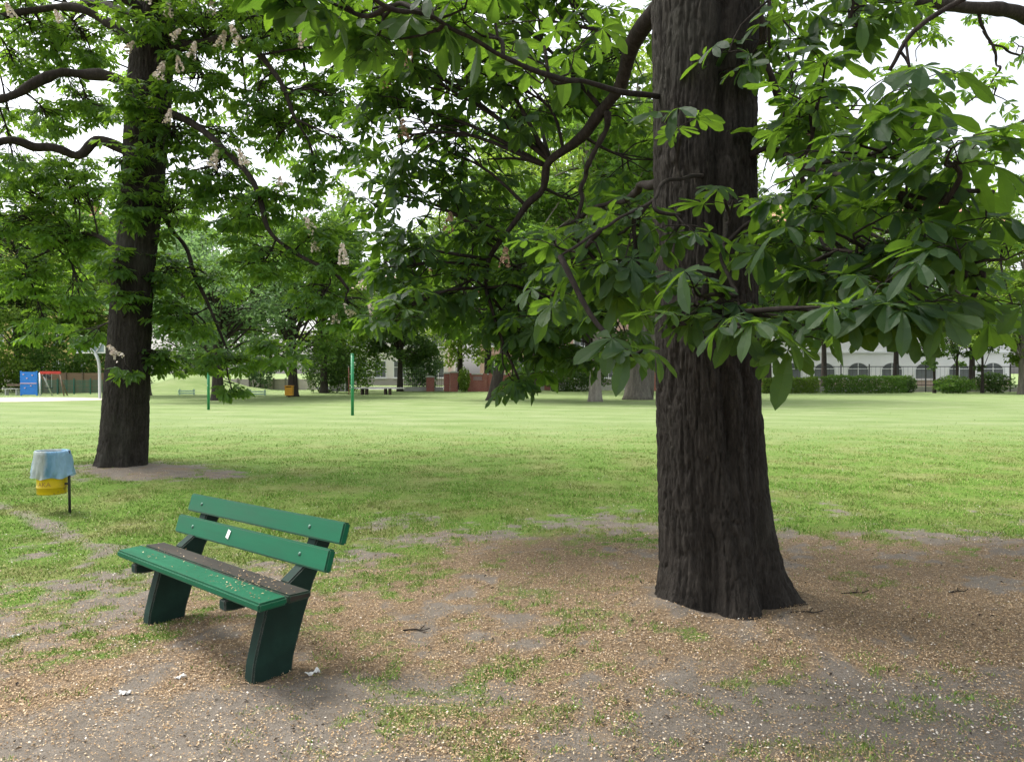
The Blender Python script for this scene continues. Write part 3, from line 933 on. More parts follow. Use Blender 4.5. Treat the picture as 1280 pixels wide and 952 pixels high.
def far_tree(name, label, x, y, h, cr, cb, leafk, tr, bark, lean=0, n=9000, ls=.34, clumps=55, group=None, sparse=1.0, cat='tree', cshift=0, trunk2=None, clr=1.0):
    z0 = float(ground_z(x, y))
    t = empty(name, (x, y, z0))
    tag(t, label, cat, group)
    tb = MB()
    rr = rng.uniform(0, 100)
    top = np.array([lean * 1.6 + cshift, 0, h * .8])
    fork = np.array([lean, 0, max(cb + .8, h * .3)])
    P = spline([(0, 0, -.15), (lean * .35, 0, fork[2] * .4), fork, (fork + top) / 2 + rng.normal(0, .3, 3), top], 26)
    tt = np.linspace(0, 1, 26)
    rad = tr * (1 - .85 * tt) * (1 + .35 * np.exp(-tt * 26))
    tb.tube(P, rad, 12)
    if trunk2:
        P2 = spline([(trunk2 * .5, .2, -.15), (trunk2, .2, fork[2]), (trunk2 * 2.2, .3, h * .6)], 14)
        tb.tube(P2, np.linspace(tr * .6, tr * .15, 14), 10)
    cz = (cb + h) / 2
    cc = np.array([lean * 1.2 + cshift, 0, cz])
    Ps, Ns = [], []
    k = 0
    while k < clumps:
        u = unit(rng.normal(0, 1, 3))
        rho = rng.random() ** .4
        lump = 1 + .28 * float(vnoise(u[0] * 2.1 + rr, u[1] * 2.1, u[2] * 2.1, 17))
        zz = u[2] * rho
        wdt = cr * (1 - .22 * max(zz, 0)) * (1.0 if zz > -.5 else .92)
        c = cc + np.array([u[0] * wdt, u[1] * wdt, u[2] * (h - cb) / 2]) * rho * lump
        if c[2] < cb - .3:
            continue
        k += 1
        a = P[rng.integers(9, 24)] if c[2] > fork[2] else P[rng.integers(7, 13)]
        tb.tube(spline([a, (a + c) / 2 + [0, 0, .3], c], 6), np.linspace(tr * .22, .02, 6), 5, False)
        m = int(n / clumps * rng.uniform(.6, 1.4) * sparse)
        cr_ = rng.uniform(.6, 1.25) * cr / 4.2 * clr
        d = unit(rng.normal(0, 1, (m, 3))) * (rng.random(m) ** .5)[:, None] * cr_ * np.array([1.15, 1.15, .7])
        Ps.append(c + d)
        Ns.append(rng.normal(0, .55, (m, 3)) + [0, 0, .8] + d / cr_ * .5)
    lv = MB()
    Pa, Na = np.concatenate(Ps), np.concatenate(Ns)
    leaf_quads(lv, Pa, Na, rng.uniform(.65, 1.3, len(Pa)) * ls, np.clip(rng.normal(.5, .25, len(Pa)), 0, 1), .55)
    tb.build('trunk', bark, t, True)
    lv.build('crown', LM[leafk], t)
    return t


def at(px, D):
    return (px - 640) / F * D, D


TR = [
    # px, D, h, cr, cb, leaf, tr, bark, lean, label
    (-70, 58, 17, 5.8, 1.2, 'bright', .35, BK_DARK, 0, 'bright green bushy tree at the left edge behind the playground'),
    (22, 64, 18, 5.6, 1.0, 'mid', .35, BK_DARK, 0, 'mid green tree behind the blue play panel'),
    (96, 68, 15, 5.2, 1.4, 'bright', .3, BK_DARK, 0, 'tree behind the basketball hoop and the brown board wall'),
    (150, 76, 19, 5.6, 2, 'mid', .35, BK_DARK, 0, 'tree far behind the trunk of the blossoming chestnut'),
    (48, 82, 26, 5.6, 4, 'mid', .4, BK_DARK, 0, 'tall tree screening the pale yellow building'),
    (96, 84, 23.5, 4.8, 4, 'bright', .4, BK_DARK, 0, 'pale leafy tree at the right end of the pale yellow building'),
    (235, 74, 20, 6.2, 2, 'mid', .35, BK_DARK, 0, 'tall tree at the back between the grassy mound and the bluish tree'),
    (318, 78, 19, 5.6, 2.5, 'bright', .35, BK_DARK, 0, 'tall pale green tree at the back above the pale low wall'),
    (182, 51, 15, 5.0, 4.2, 'mid', .34, BK_GREY, 0, 'tree with grey bare trunk just right of the blossoming chestnut trunk'),
    (272, 42.5, 9.8, 5.2, 2.6, 'blue', .36, BK_DARK, 0, 'bluish green spreading tree with straight dark trunk behind the thin green post'),
    (366, 49, 14.2, 4.9, 2.3, 'mid', .36, BK_DARK, 0, 'tree whose dark trunk stands behind the orange waste bin'),
    (405, 57, 15.5, 3.6, 2.0, 'bright', .3, BK_DARK, 0, 'tall yellow green tree beside the white gap of sky'),
    (500, 62, 10.5, 3.6, 2.0, 'dark', .28, BK_DARK, 0, 'small dark tree behind the long low table'),
    (616, 42.5, 12.5, 5.2, 1.7, 'dark', .37, BK_DARK, .9, 'dark tree with leaning black trunk in mid lawn'),
    (744, 40.5, 17, 5.0, 4.4, 'mid', .35, BK_PALE, 0, 'tree with pale grey trunk flared at its foot, left of the thick double trunk'),
    (797, 43.5, 22, 7.0, 5.2, 'bright', .72, BK_GREY, 0, 'old tree with very thick grey brown trunk just left of the nearest trunk'),
    (610, 70, 24, 6.0, 3.0, 'bright', .4, BK_DARK, 0, 'tall pale tree at the back above the red brick wall'),
    (735, 72, 26, 6.5, 3.5, 'bright', .4, BK_DARK, 0, 'tallest tree at the back, above the long dark railing'),
    (850, 62, 24, 6.5, 3.5, 'bright', .4, BK_DARK, 0, 'tall tree hidden behind the nearest trunk'),
    (1030, 70, 18.5, 5.2, 4.2, 'bright', .3, BK_DARK, 0, 'bright tree at the street before the left half of the white building'),
    (1120, 71, 17, 5.2, 4.6, 'mid', .3, BK_DARK, 0, 'mid green street tree before the middle of the white building'),
    (1215, 70, 18, 5.2, 4.2, 'bright', .3, BK_DARK, 0, 'bright street tree before the right end of the white building'),
    (668, 58, 25, 7.0, 2.2, 'bright', .4, BK_DARK, 0, 'tall tree behind the leaning black trunk'),
    (575, 68, 19, 5.0, 2.4, 'bright', .3, BK_DARK, 0, 'bright tree rising over the brick gateway'),
    (960, 57, 15, 5.2, 3.2, 'bright', .32, BK_DARK, 0, 'pale green tree seen just right of the nearest trunk'),
    (1278, 54, 12, 4.4, 2.2, 'bright', .3, BK_GREY, 0, 'tree with grey trunk at the right edge in front of the white building'),
    (1345, 58, 14, 4.6, 1.6, 'mid', .32, BK_DARK, 0, 'green tree past the right end of the clipped shrubs'),
]
for i, (px, D, h, cr, cb, lk, tr, bk, lean, lab) in enumerate(TR):
    x, y = at(px, D)
    far_tree('broadleaf_tree', lab, x, y, h, cr, cb, lk, tr, bk, lean, n=11000, ls=.36 if lk != 'blue' else .26, clumps=70,
             trunk2=1.0 if px == 797 else None)
# slim dark trees before the white building
for px, D, lab in [(1168, 57, 'slim dark stemmed sapling left of the other slim trees by the iron fence'), (1196, 58, 'slim sapling before the white building between two darker stems'), (1228, 57, 'slim dark tree right of the clipped dark green shrub, before the white building')]:
    x, y = at(px, D)
    far_tree('slim_tree', lab, x, y, rng.uniform(7.5, 9), 1.9, 1.6, 'dark' if px != 1196 else 'mid', .13, BK_DARK, 0, n=1500, ls=.3, clumps=30, group='slim trees along the iron fence')


def shrub(name, label, x, y, rx, ry, h, leafk, n, ls=.16, square=False, cat='shrub', group=None):
    z0 = float(ground_z(x, y))
    t = empty(name, (x, y, z0))
    tag(t, label, cat, group)
    if square:
        P = np.stack([rng.uniform(-1, 1, n) * rx, rng.uniform(-1, 1, n) * ry, rng.uniform(.02, 1, n) * h], 1)
        f = rng.integers(0, 5, n)
        P[f == 0, 1] = -ry + rng.normal(0, .05, (f == 0).sum())
        P[f == 1, 2] = h + rng.normal(0, .05, (f == 1).sum())
        P[f == 2, 1] = -ry + rng.normal(0, .05, (f == 2).sum())
        P[:, 2] += .08 * vnoise(P[:, 0] * 1.4 + x, P[:, 1], 0, 8) * P[:, 2] / h
        P[:, 1] += .1 * vnoise(P[:, 0] * 1.7 + x, P[:, 2] * 2, 0, 9)
    else:
        u = unit(rng.normal(0, 1, (n, 3)))
        lump = 1 + .25 * vnoise(u[:, 0] * 2.4 + x, u[:, 1] * 2.4, u[:, 2] * 2.4, 3)
        P = u * (rng.random(n) ** .3 * lump)[:, None] * [rx, ry, h / 2] + [0, 0, h / 2]
        P[:, 2] = np.abs(P[:, 2])
    lv = MB()
    leaf_quads(lv, P, rng.normal(0, .6, (n, 3)) + [0, -.2, .6], rng.uniform(.7, 1.3, n) * ls, np.clip(rng.normal(.5, .25, n), 0, 1), .6)
    lv.build('foliage', LM[leafk], t)
    for k in range(3):
        st = MB()
        e = P[rng.integers(0, n)]
        st.tube([(e[0] * .5, e[1] * .3, -.1), (e[0] * .8, e[1] * .6, e[2] * .6), e], [.035, .025, .01], 5, False)
        st.build('stem', BK_DARK, t)
    return t


shrub('shrub', 'dark shrub spilling to the lawn left of the green volleyball post', *at(408, 58), 2.0, 1.5, 4.2, 'dark', 5200, .2)
shrub('shrub', 'broad bush with mixed green leaves right behind the dark spilling shrub', *at(440, 63), 2.6, 1.5, 6.4, 'mid', 5200, .26)
shrub('shrub', 'narrow upright bright green bush before the brick gateway', *at(580, 60.5), .5, .5, 1.9, 'bright', 1800, .13)
shrub('shrub', 'dark broad bush between the leaning trunk and the pale trunk', *at(715, 62), 3.0, 1.2, 2.4, 'dark', 4500, .2)
shrub('shrub', 'dark bush under the leaning tree, left of its companions', *at(652, 62), 1.4, 1.0, 1.7, 'dark', 2500, .2)
shrub('shrub', 'dark feathery bush left of the brick gateway pillars', *at(527, 64), 1.7, 1.2, 4.6, 'blue', 4200, .22)
shrub('shrub', 'small round bush at the foot of the iron fence, right of the clipped hedge', *at(1134, 58), .7, .6, 1.3, 'dark', 1500, .14)
shrub('shrub', 'wide clipped dark green shrub below the slim trees', *at(1192, 56), 1.5, .9, 1.25, 'mid', 3000, .14)
shrub('shrub', 'ragged shrub at the right end beyond the clipped shrub', *at(1240, 58), 1.6, .8, 1.5, 'dark', 2200, .16)
shrub('shrub', 'leafy bush at the far left behind the low bench', *at(-10, 60), 3.2, 1.4, 3.2, 'bright', 5000, .22)
shrub('shrub', 'olive green bush behind the red swing frame', *at(58, 62), 2.4, 1.4, 3.6, 'mid', 4200, .22)
shrub('shrub', 'bush behind the basketball hoop post', *at(125, 63), 2.2, 1.4, 3.8, 'mid', 4200, .22)
shrub('shrub', 'low bush between the grey trunk and the grassy mound', *at(160, 64), 2.0, 1.4, 3.4, 'dark', 3200, .22)
shrub('shrub', 'bush behind the bluish tree, before the pale low wall', *at(250, 68), 2.6, 1.4, 4.5, 'mid', 4200, .24)
shrub('shrub', 'slender green bush before the pale low wall, right of the bluish tree', *at(322, 66), 2.0, 1.4, 5.0, 'blue', 3200, .24)
h1 = shrub('clipped_hedge', 'long clipped green hedge right of the nearest trunk', *at(985, 57), 2.1, .55, 1.12, 'bright', 6500, .13, True, 'hedge')
h2 = shrub('clipped_hedge', 'darker clipped hedge section ending before the arched window', *at(1078, 57), 3.0, .55, 1.2, 'mid', 8500, .13, True, 'hedge')

# ------------------------------------------------------------------ the bench
GREEN_ST = [(.0, (.001, .075, .033)), (.5, (.0015, .1, .045)), (1, (.004, .125, .058))]


def N_add(nt, sock, k):
    a = N(nt, 'ShaderNodeMath', operation='ADD')
    L(nt, sock, a.inputs[0])
    a.inputs[1].default_value = k
    return a.outputs[0]


def paint_mat(name, stops, chip, chip_at=.66, rough=.42, bare=None):
    m, nt, b = new_mat(name)
    co = objco(nt, (.35, 1, 1))
    n = noise(nt, 5, 5, .6, co)
    c = ramp(nt, n, [(s * .5 + .25, k) for s, k in stops])
    ch = noise(nt, 38, 6, .7, objco(nt, (.5, 1, 1)))
    big = noise(nt, 2.3, 4, .6, objco(nt))
    ad = N(nt, 'ShaderNodeMath', operation='MULTIPLY_ADD')
    L(nt, ch, ad.inputs[0])
    ad.inputs[1].default_value = .75
    L(nt, big, ad.inputs[2])
    msk = ramp(nt, ad.outputs[0], [(chip_at + .22, (0, 0, 0)), (chip_at + .27, (1, 1, 1))])
    c = mixc(nt, msk, c, chip)
    gr = noise(nt, 9, 6, .7, objco(nt, (.08, 1, 1)))
    c = mixc(nt, ramp(nt, gr, [(.35, (.35, .35, .35)), (.6, (0, 0, 0))]), c, [k * .55 for k in stops[1][1]])
    geo = N(nt, 'ShaderNodeNewGeometry')
    bv = N(nt, 'ShaderNodeBevel', samples=6)
    bv.inputs['Radius'].default_value = .012
    dt = N(nt, 'ShaderNodeVectorMath', operation='DOT_PRODUCT')
    L(nt, bv.outputs[0], dt.inputs[0])
    L(nt, geo.outputs['True Normal'], dt.inputs[1])
    pt = N(nt, 'ShaderNodeMath', operation='MULTIPLY_ADD')
    L(nt, dt.outputs['Value'], pt.inputs[0])
    pt.inputs[1].default_value = -1.2
    L(nt, noise(nt, 24, 6, .75, objco(nt, (.5, 1, 1))), pt.inputs[2])
    c = mixc(nt, ramp(nt, N_add(nt, pt.outputs[0], 1.0), [(.55, (0, 0, 0)), (.6, (.8, .8, .8))]), c, chip)
    L(nt, c, b.inputs['Base Color'])
    b.inputs['Specular IOR Level'].default_value = .22
    rgh = ramp(nt, n, [(.3, (rough - .1,) * 3), (.7, (rough + .12,) * 3)])
    L(nt, rgh, b.inputs['Roughness'])
    bump(nt, noise(nt, 16, 5, .6, objco(nt, (.12, 1, 1))), .25, .004, b)
    return m


M_BGREEN = paint_mat('bench_green_paint', GREEN_ST, (.05, .085, .06), .84, .55)
M_BSEAT = paint_mat('bench_bare_board', [(.0, (.02, .018, .014)), (.5, (.036, .031, .025)), (1, (.065, .057, .047))], (.02, .08, .05), .78, .7)
M_BLEG = paint_mat('bench_leg_paint', [(.0, (.006, .02, .015)), (.5, (.01, .03, .022)), (1, (.016, .045, .033))], (.11, .115, .1), .90, .8)
M_BOLT = simple('bolt_steel', (.08, .16, .12), .4, .3, 40, .4)

cR, cL = np.array([-1.18, 3.58]), np.array([-2.44, 4.74])
dirL = (cR - cL) / np.linalg.norm(cR - cL)
LEN = float(np.linalg.norm(cR - cL))
mid = (cR + cL) / 2
ang = math.atan2(dirL[1], dirL[0])
gz = float(ground_z(mid[0], mid[1]))
bench = empty('park_bench', (mid[0], mid[1], .012), ang)
bench.rotation_euler.y = R(-.45)
tag(bench, 'green painted park bench with two back boards and dark sloping legs on bare earth', 'bench')
# local axes: x along the bench, y backwards, z up
front = bevel_prism('seat_board', [(-.002, .405), (.152, .411), (.152, .452), (-.002, .447)], LEN, M_BGREEN, bench, .010)
front['label'] = 'green front seat board with chipped edge'
rear = bevel_prism('seat_board', [(.161, .410), (.288, .413), (.288, .450), (.161, .452)], LEN - .02, M_BSEAT, bench, .008)
rear['label'] = 'weathered dark brown rear seat board with paint worn off'
lean = R(17)


def back_board(u0, z0, hgt, th=.042):
    c, s = math.cos(lean), math.sin(lean)
    pts = [(0, 0), (th, 0), (th, hgt), (0, hgt)]
    return [(u0 + p * c + q * s, z0 - p * s + q * c) for p, q in pts]


lo = bevel_prism('back_board', back_board(.385, .524, .118), LEN + .03, M_BGREEN, bench, .008)
lo['label'] = 'lower green back board with a small white sticker'
hi = bevel_prism('back_board', back_board(.448, .672, .115), LEN + .02, M_BGREEN, bench, .008)
LEGX = LEN / 2 - .29
leg_prof = [(.09, -.10), (.31, -.10), (.335, .06), (.40, .26), (.462, .43), (.54, .56), (.59, .66), (.61, .70), (.50, .70), (.485, .66), (.425, .53), (.30, .44), (.297, .40), (.19, .398), (.168, .30), (.135, .18), (.105, .06)]
lo.location.x, hi.location.x = -.05, .0
lo.rotation_euler.y = hi.rotation_euler.y = R(-.7)
lo.location.z, hi.location.z = -.02, -.03
for s in (-1, 1):
    lg = bevel_prism('leg', leg_prof, .085, M_BLEG, bench, .008)
    lx_ = s * LEGX - (.12 if s < 0 else 0)
    lg.location.x = lx_
    ar = bevel_prism('seat_support', [(.0, .345), (.06, .338), (.36, .345), (.36, .398), (.0, .398)], .06, M_BLEG, bench, .006)
    ar.location.x = lx_ - s * .075
c, s_ = math.cos(lean), math.sin(lean)
for par, u0, z0, hgt in ((lo, .385, .524, .118), (hi, .448, .672, .115)):
    for sx in (-1, 1):
        for q in (.5,):
            mb = MB()
            y0, zz = u0 + q * hgt * s_, z0 + q * hgt * c
            bx_ = sx * LEGX - (.12 if sx < 0 else 0) - par.location.x
            mb.tube([(bx_, y0 + .004, zz - .001), (bx_, y0 - .003, zz + .001), (bx_, y0 - .006, zz + .002)], [.012, .011, .006], 10)
            mb.build('bolt', M_BOLT, par, True)
mb = MB()
yy, zz = .385 + .068 * s_, .524 + .068 * c
rot = np.array([[1, 0, 0], [0, c, s_], [0, -s_, c]])
a = R(14)
r2 = rot @ np.array([[math.cos(a), 0, math.sin(a)], [0, 1, 0], [-math.sin(a), 0, math.cos(a)]])
mb.box((-.165, yy - .0035, zz), (.033, .003, .05), r2)
mb.build('sticker', simple('sticker_paper', (.78, .78, .76), .6, .08, 60), lo)
# blossom crumbs lying on the seat: loose litter
mb = MB()
n = 230
xs = np.where(rng.random(n) < .6, rng.normal(LEN * .27, .16, n), rng.uniform(-LEN / 2 + .1, LEN / 2 - .05, n))
ys = rng.uniform(.02, .275, n)
xs = np.clip(xs, -LEN / 2 + .05, LEN / 2 - .03)
P = np.stack([xs, ys, np.full(n, .456) + rng.uniform(0, .004, n)], 1)
leaf_quads(mb, P, rng.normal(0, .25, (n, 3)) + [0, 0, 1], rng.uniform(.006, .017, n), rng.random(n), .5)
v = np.concatenate(mb.v)
ca, sa = math.cos(ang), math.sin(ang)
v[:, 2] += .013 + v[:, 0] * math.tan(R(.45))
mb.v = [np.stack([mid[0] + v[:, 0] * ca - v[:, 1] * sa, mid[1] + v[:, 0] * sa + v[:, 1] * ca, v[:, 2]], 1)]
tag(mb.build('seat_litter', bpy.data.materials['fallen_blossom']), 'dry blossom crumbs lying on the bench seat', 'litter', kind='stuff')

# paper scraps and twigs on the earth
M_PAPER = simple('white_paper', (.78, .77, .74), .8, .06, 50)
for i, (px, py, w, lab) in enumerate([(225, 850, .045, 'crumpled white paper scrap in front of the bench legs, between the bench ends'), (153, 870, .05, 'flat torn white paper scrap left of the other two scraps'), (390, 843, .075, 'long white paper scrap right behind the right bench leg'),
                                      (18, 800, .06, 'thin white paper strip near the left edge of the earth')]):
    g = G(px, py)
    bm = bmesh.new()
    bmesh.ops.create_grid(bm, x_segments=7, y_segments=5, size=1)
    for vv in bm.verts:
        x, y = vv.co.x, vv.co.y
        k = 1 + .35 * float(vnoise(x * 2 + i * 5, y * 2, 0, 6))
        vv.co = Vector((x * w * .5 * k, y * w * (.3 if i in (0, 1) else .16) * k, w * .12 + w * .22 * float(vnoise(x * 3, y * 3 + i * 7, 0, 7))))
    me = bpy.data.meshes.new('paper_scrap')
    bm.to_mesh(me)
    bm.free()
    me.materials.append(M_PAPER)
    o = bpy.data.objects.new('paper_scrap', me)
    o.location = (g[0], g[1], float(ground_z(*g)) + .004)
    o.rotation_euler = (0, 0, rng.uniform(0, 1.2))
    sm = o.modifiers.new('thickness', 'SOLIDIFY')
    sm.thickness = .0015
    col.objects.link(o)
    tag(o, lab, 'paper scrap')
for i, (px, py, ln, lab) in enumerate([(1070, 745, .22, 'dark dead twig on brown litter right of the nearest trunk'), (1200, 740, .18, 'short dark twig at the right on the brown litter'), (520, 790, .16, 'thin twig on the worn earth between bench and trunk'), (1010, 790, .2, 'crooked twig just below the right foot of the trunk')]):
    g = G(px, py)
    z = float(ground_z(*g)) + .008
    mb = MB()
    a = rng.uniform(-.4, .5)
    d = np.array([math.cos(a), math.sin(a), 0])
    e = np.array([-d[1], d[0], 0])
    p0 = np.array([g[0], g[1], z])
    mb.tube(spline([p0 - d * ln / 2, p0 + e * .015, p0 + d * ln * .2 - e * .01, p0 + d * ln / 2 + [0, 0, .01]], 10), np.linspace(.006, .003, 10), 6)
    mb.tube(spline([p0 + d * ln * .1, p0 + d * ln * .2 + e * .04, p0 + d * ln * .3 + e * .05 + [0, 0, .012]], 5), np.linspace(.0035, .002, 5), 5)
    tag(mb.build('dead_twig', BARK2, None, True), lab, 'twig')

# ------------------------------------------------------------------ the litter bin with its bag
M_YEL = paint_mat('bin_yellow', [(0, (.5, .36, .01)), (.5, (.62, .45, .012)), (1, (.68, .52, .02))], (.3, .2, .06), .74, .45)
M_POST = simple('bin_post', (.018, .018, .02), .5, .3, 30)
bx, by = at(64, 8.42)
bin_ = empty('litter_bin', (bx, by, 0))
tag(bin_, 'yellow metal litter bin hung on a thin black post by the lawn', 'litter bin')


def lathe(mb, prof, seg=40, cx=0, cy=0, wob=None):
    pr = np.array(prof, float)
    a = np.arange(seg) / seg * 2 * np.pi
    r = pr[:, 0][:, None] * np.ones(seg)[None]
    z = pr[:, 1][:, None] * np.ones(seg)[None]
    if wob is not None:
        r, z = wob(r, z, a)
    v = np.stack([cx + r * np.cos(a), cy + r * np.sin(a), z], -1).reshape(-1, 3)
    i = np.arange(len(pr) - 1)[:, None] * seg
    j = np.arange(seg)[None]
    k = (j + 1) % seg
    mb.add(v, [np.stack([i + j, i + k, i + seg + k, i + seg + j], -1).reshape(-1, 4)])


mb = MB()
lathe(mb, [(.001, .225), (.135, .225), (.143, .222), (.146, .23), (.146, .288), (.151, .292), (.151, .300), (.147, .304), (.148, .44), (.153, .444), (.153, .452), (.149, .456), (.15, .655), (.156, .66), (.156, .672), (.146, .672), (.142, .4), (.14, .24), (.001, .235)])
mb.build('drum', M_YEL, bin_, True)
mb = MB()
mb.tube([(.196, .0, -.15), (.19, 0, .3), (.186, 0, .69)], .014, 12)
mb.build('post', M_POST, bin_, True)
for zz in (.33, .6):
    mb = MB()
    mb.box((.165, 0, zz), (.045, .03, .02))
    mb.build('bracket', M_POST, bin_)
# faded lettering on the drum
fc = bpy.data.curves.new('bin_lettering', 'FONT')
fc.body = 'AKA'
fc.size = .07
fc.align_x = 'CENTER'
fc.extrude = 0
fo = bpy.data.objects.new('lettering_source', fc)
col.objects.link(fo)
dg = bpy.context.evaluated_depsgraph_get()
me = bpy.data.meshes.new_from_object(fo.evaluated_get(dg))
bpy.data.objects.remove(fo)
for v in me.vertices:
    a = -math.pi / 2 - .25 + v.co.x / .149 + .25
    v.co = Vector((.1495 * math.cos(a), .1495 * math.sin(a), .314 + v.co.y))
me.materials.clear()
me.materials.append(simple('faded_brown_letters', (.34, .2, .03), .7, .2, 60))
lo_ = bpy.data.objects.new('lettering', me)
col.objects.link(lo_)
lo_.parent = bin_

m, nt, b = new_mat('bag_plastic')
co = objco(nt)
n1 = noise(nt, 7, 4, .6, co)
sep = N(nt, 'ShaderNodeSeparateXYZ')
L(nt, co, sep.inputs[0])
fx = N(nt, 'ShaderNodeMapRange')
fx.inputs['From Min'].default_value = -.19
fx.inputs['From Max'].default_value = .22
L(nt, sep.outputs[0], fx.inputs[0])
ad = N(nt, 'ShaderNodeMath', operation='MULTIPLY_ADD')
L(nt, n1, ad.inputs[0])
ad.inputs[1].default_value = .25
L(nt, fx.outputs[0], ad.inputs[2])
cc = ramp(nt, ad.outputs[0], [(.12, (.36, .56, .78)), (.28, (.5, .56, .57)), (.62, (.46, .52, .52)), (.72, (.17, .38, .6)), (.95, (.34, .56, .8))])
L(nt, cc, b.inputs['Base Color'])
b.inputs['Roughness'].default_value = .28
tr = N(nt, 'ShaderNodeBsdfTranslucent')
L(nt, cc, tr.inputs[0])
tp = N(nt, 'ShaderNodeBsdfTransparent')
tp.inputs[0].default_value = (.8, .92, 1, 1)
m1 = N(nt, 'ShaderNodeMixShader')
m1.inputs[0].default_value = .3
L(nt, b.outputs[0], m1.inputs[1])
L(nt, tr.outputs[0], m1.inputs[2])
m2 = N(nt, 'ShaderNodeMixShader')
m2.inputs[0].default_value = .06
L(nt, m1.outputs[0], m2.inputs[1])
L(nt, tp.outputs[0], m2.inputs[2])
L(nt, m2.outputs[0], nt.nodes['Material Output'].inputs[0])
bump(nt, noise(nt, 26, 5, .65, objco(nt, (1, 1, .4)), 2.0), 1.0, .02, b)


def bagwob(r, z, a):
    A = np.broadcast_to(a, r.shape)
    out = (r > .1555)
    t = np.clip((.70 - z) / .34, 0, 1)
    fl = .045 * np.exp(-(np.angle(np.exp(1j * (A - 0))) / .55) ** 2) + .022 * np.exp(-(np.angle(np.exp(1j * (A - np.pi))) / .5) ** 2)
    fold = .014 * np.sin(A * 6 + z * 11) + .010 * np.sin(A * 13 - z * 24) + .012 * vnoise(A * 5, z * 30, 0, 71)
    r = r + out * (fl * (.55 + t) + fold * t)
    z = z + out * t * (.012 * np.sin(A * 5 + 1) + .05 * np.exp(-(np.angle(np.exp(1j * (A - .05))) / .5) ** 2))
    return r, z


mb = MB()
lathe(mb, [(.1, .45), (.136, .50), (.139, .60), (.141, .68), (.146, .692), (.156, .694), (.164, .684), (.166, .65), (.168, .6), (.170, .55), (.172, .48), (.174, .455), (.176, .42), (.178, .398)], 72, wob=bagwob)
bag = mb.build('bin_bag', m, None, True)
bag.location = (bx, by, 0)
tag(bag, 'light blue plastic bag folded over the rim of the yellow litter bin', 'bin bag')

# ------------------------------------------------------------------ things across the lawn
M_GPOST = simple('post_green_paint', (.012, .2, .075), .45, .15, 6)
M_GALV = simple('galvanised_steel', (.5, .52, .53), .45, .1, 6, .3)
M_WHITEP = simple('white_paint', (.74, .74, .72), .5, .06, 6)
M_BLUE = simple('blue_panel_paint', (.012, .18, .62), .4, .12, 3)
M_RED = simple('red_paint', (.5, .035, .025), .45, .15, 5)
M_PINK = simple('pale_pink_rail', (.6, .4, .5), .5, .1, 5)
M_BLACK = simple('black_rubber', (.02, .02, .02), .7, .2, 10)
M_CONC = simple('pale_concrete', (.46, .45, .42), .85, .12, 6)
M_TURQ = simple('pale_turquoise_paint', (.34, .48, .38), .5, .1, 5)
M_WOOD = simple('grey_brown_wood', (.14, .1, .065), .8, .3, 9)
M_ORANGE = simple('orange_bin_paint', (.58, .27, .01), .45, .12, 6)


def vpost(px, py, h, lab):
    g = G(px, py)
    t = empty('volleyball_post', (g[0], g[1], 0))
    tag(t, lab, 'post', 'green sports posts on the lawn')
    mb = MB()
    mb.tube([(0, 0, -.2), (0, 0, h)], .055, 14)
    mb.build('pole', M_GPOST, t, True)
    mb = MB()
    mb.tube([(0, 0, h), (0, 0, h + .03), (0, 0, h + .04)], [.06, .06, .03], 14)
    mb.build('cap', M_GPOST, t, True)
    for zh in (h - .12, h * .45):
        mb = MB()
        mb.tube([(0, -.05, zh), (.0, -.1, zh), (0, -.1, zh + .06)], .009, 6)
        mb.build('net_hook', M_GALV, t, True)


vpost(440.5, 519, 2.18, 'nearer green post standing in open lawn left of the leaning trunk')
vpost(260.5, 512, 2.18, 'farther green post partly under hanging chestnut leaves')

# basketball hoop
hx, hy = at(123.5, 45.5)
t = empty('basketball_hoop', (hx, hy, 0))
tag(t, 'white basketball hoop on a gooseneck steel pole beside the playground', 'basketball hoop')
mb = MB()
mb.tube(spline([(.05, 0, -.2), (.05, 0, 1.2), (.03, 0, 1.9), (-.06, .0, 2.35), (-.28, .03, 2.72), (-.62, .08, 2.95)], 30), .085, 14)
mb.build('pole', M_GALV, t, True)
mb = MB()
mb.tube([(-.22, 0, 2.66), (.05, .08, 3.1), (.2, .12, 3.5)], .035, 8)
mb.build('brace', M_GALV, t, True)
mb = MB()
mb.box((-.6, .14, 3.2), (1.75, .03, .95))
mb.build('backboard', simple('backboard_clear', (.2, .26, .27), .3, .15, 3), t)
mb = MB()
for p, s in (((-.6, .14, 2.7), (1.85, .07, .06)), ((-.6, .14, 3.7), (1.85, .07, .06)), ((-1.495, .14, 3.2), (.06, .066, .93)), ((.295, .14, 3.2), (.06, .066, .93))):
    mb.box(p, s)
mb.build('frame', M_WHITEP, t)
mb = MB()
a = np.linspace(0, 2 * np.pi, 25)
mb.tube(np.stack([-.6 + .23 * np.cos(a), -.1 + .23 * np.sin(a), 0 * a + 2.98], 1), .012, 6, False)
mb.build('rim', M_RED, t, True)

# climbing panel
px_, py_ = at(36, 51)
t = empty('play_panel', (px_, py_, 0), R(-8))
tag(t, 'bright blue climbing panel with a pale pink rail on the playground', 'play panel')
for z, hh in ((.42, .72), (1.2, .74)):
    mb = MB()
    mb.box((0, 0, z), (1.1, .05, hh))
    mb.build('board', M_BLUE, t)
mb = MB()
mb.box((0, -.04, .81), (1.2, .05, .06))
mb.build('rail', M_PINK, t)
for s in (-1, 1):
    mb = MB()
    mb.box((s * .58, .02, .75), (.09, .09, 1.75))
    mb.build('post', M_BLUE, t)
for x, z in ((-.25, .5), (.2, .65), (-.1, 1.15), (.3, 1.35), (-.35, 1.4)):
    mb = MB()
    mb.box((x, -.05, z), (.09, .06, .07))
    mb.build('climbing_hold', M_PINK, t)
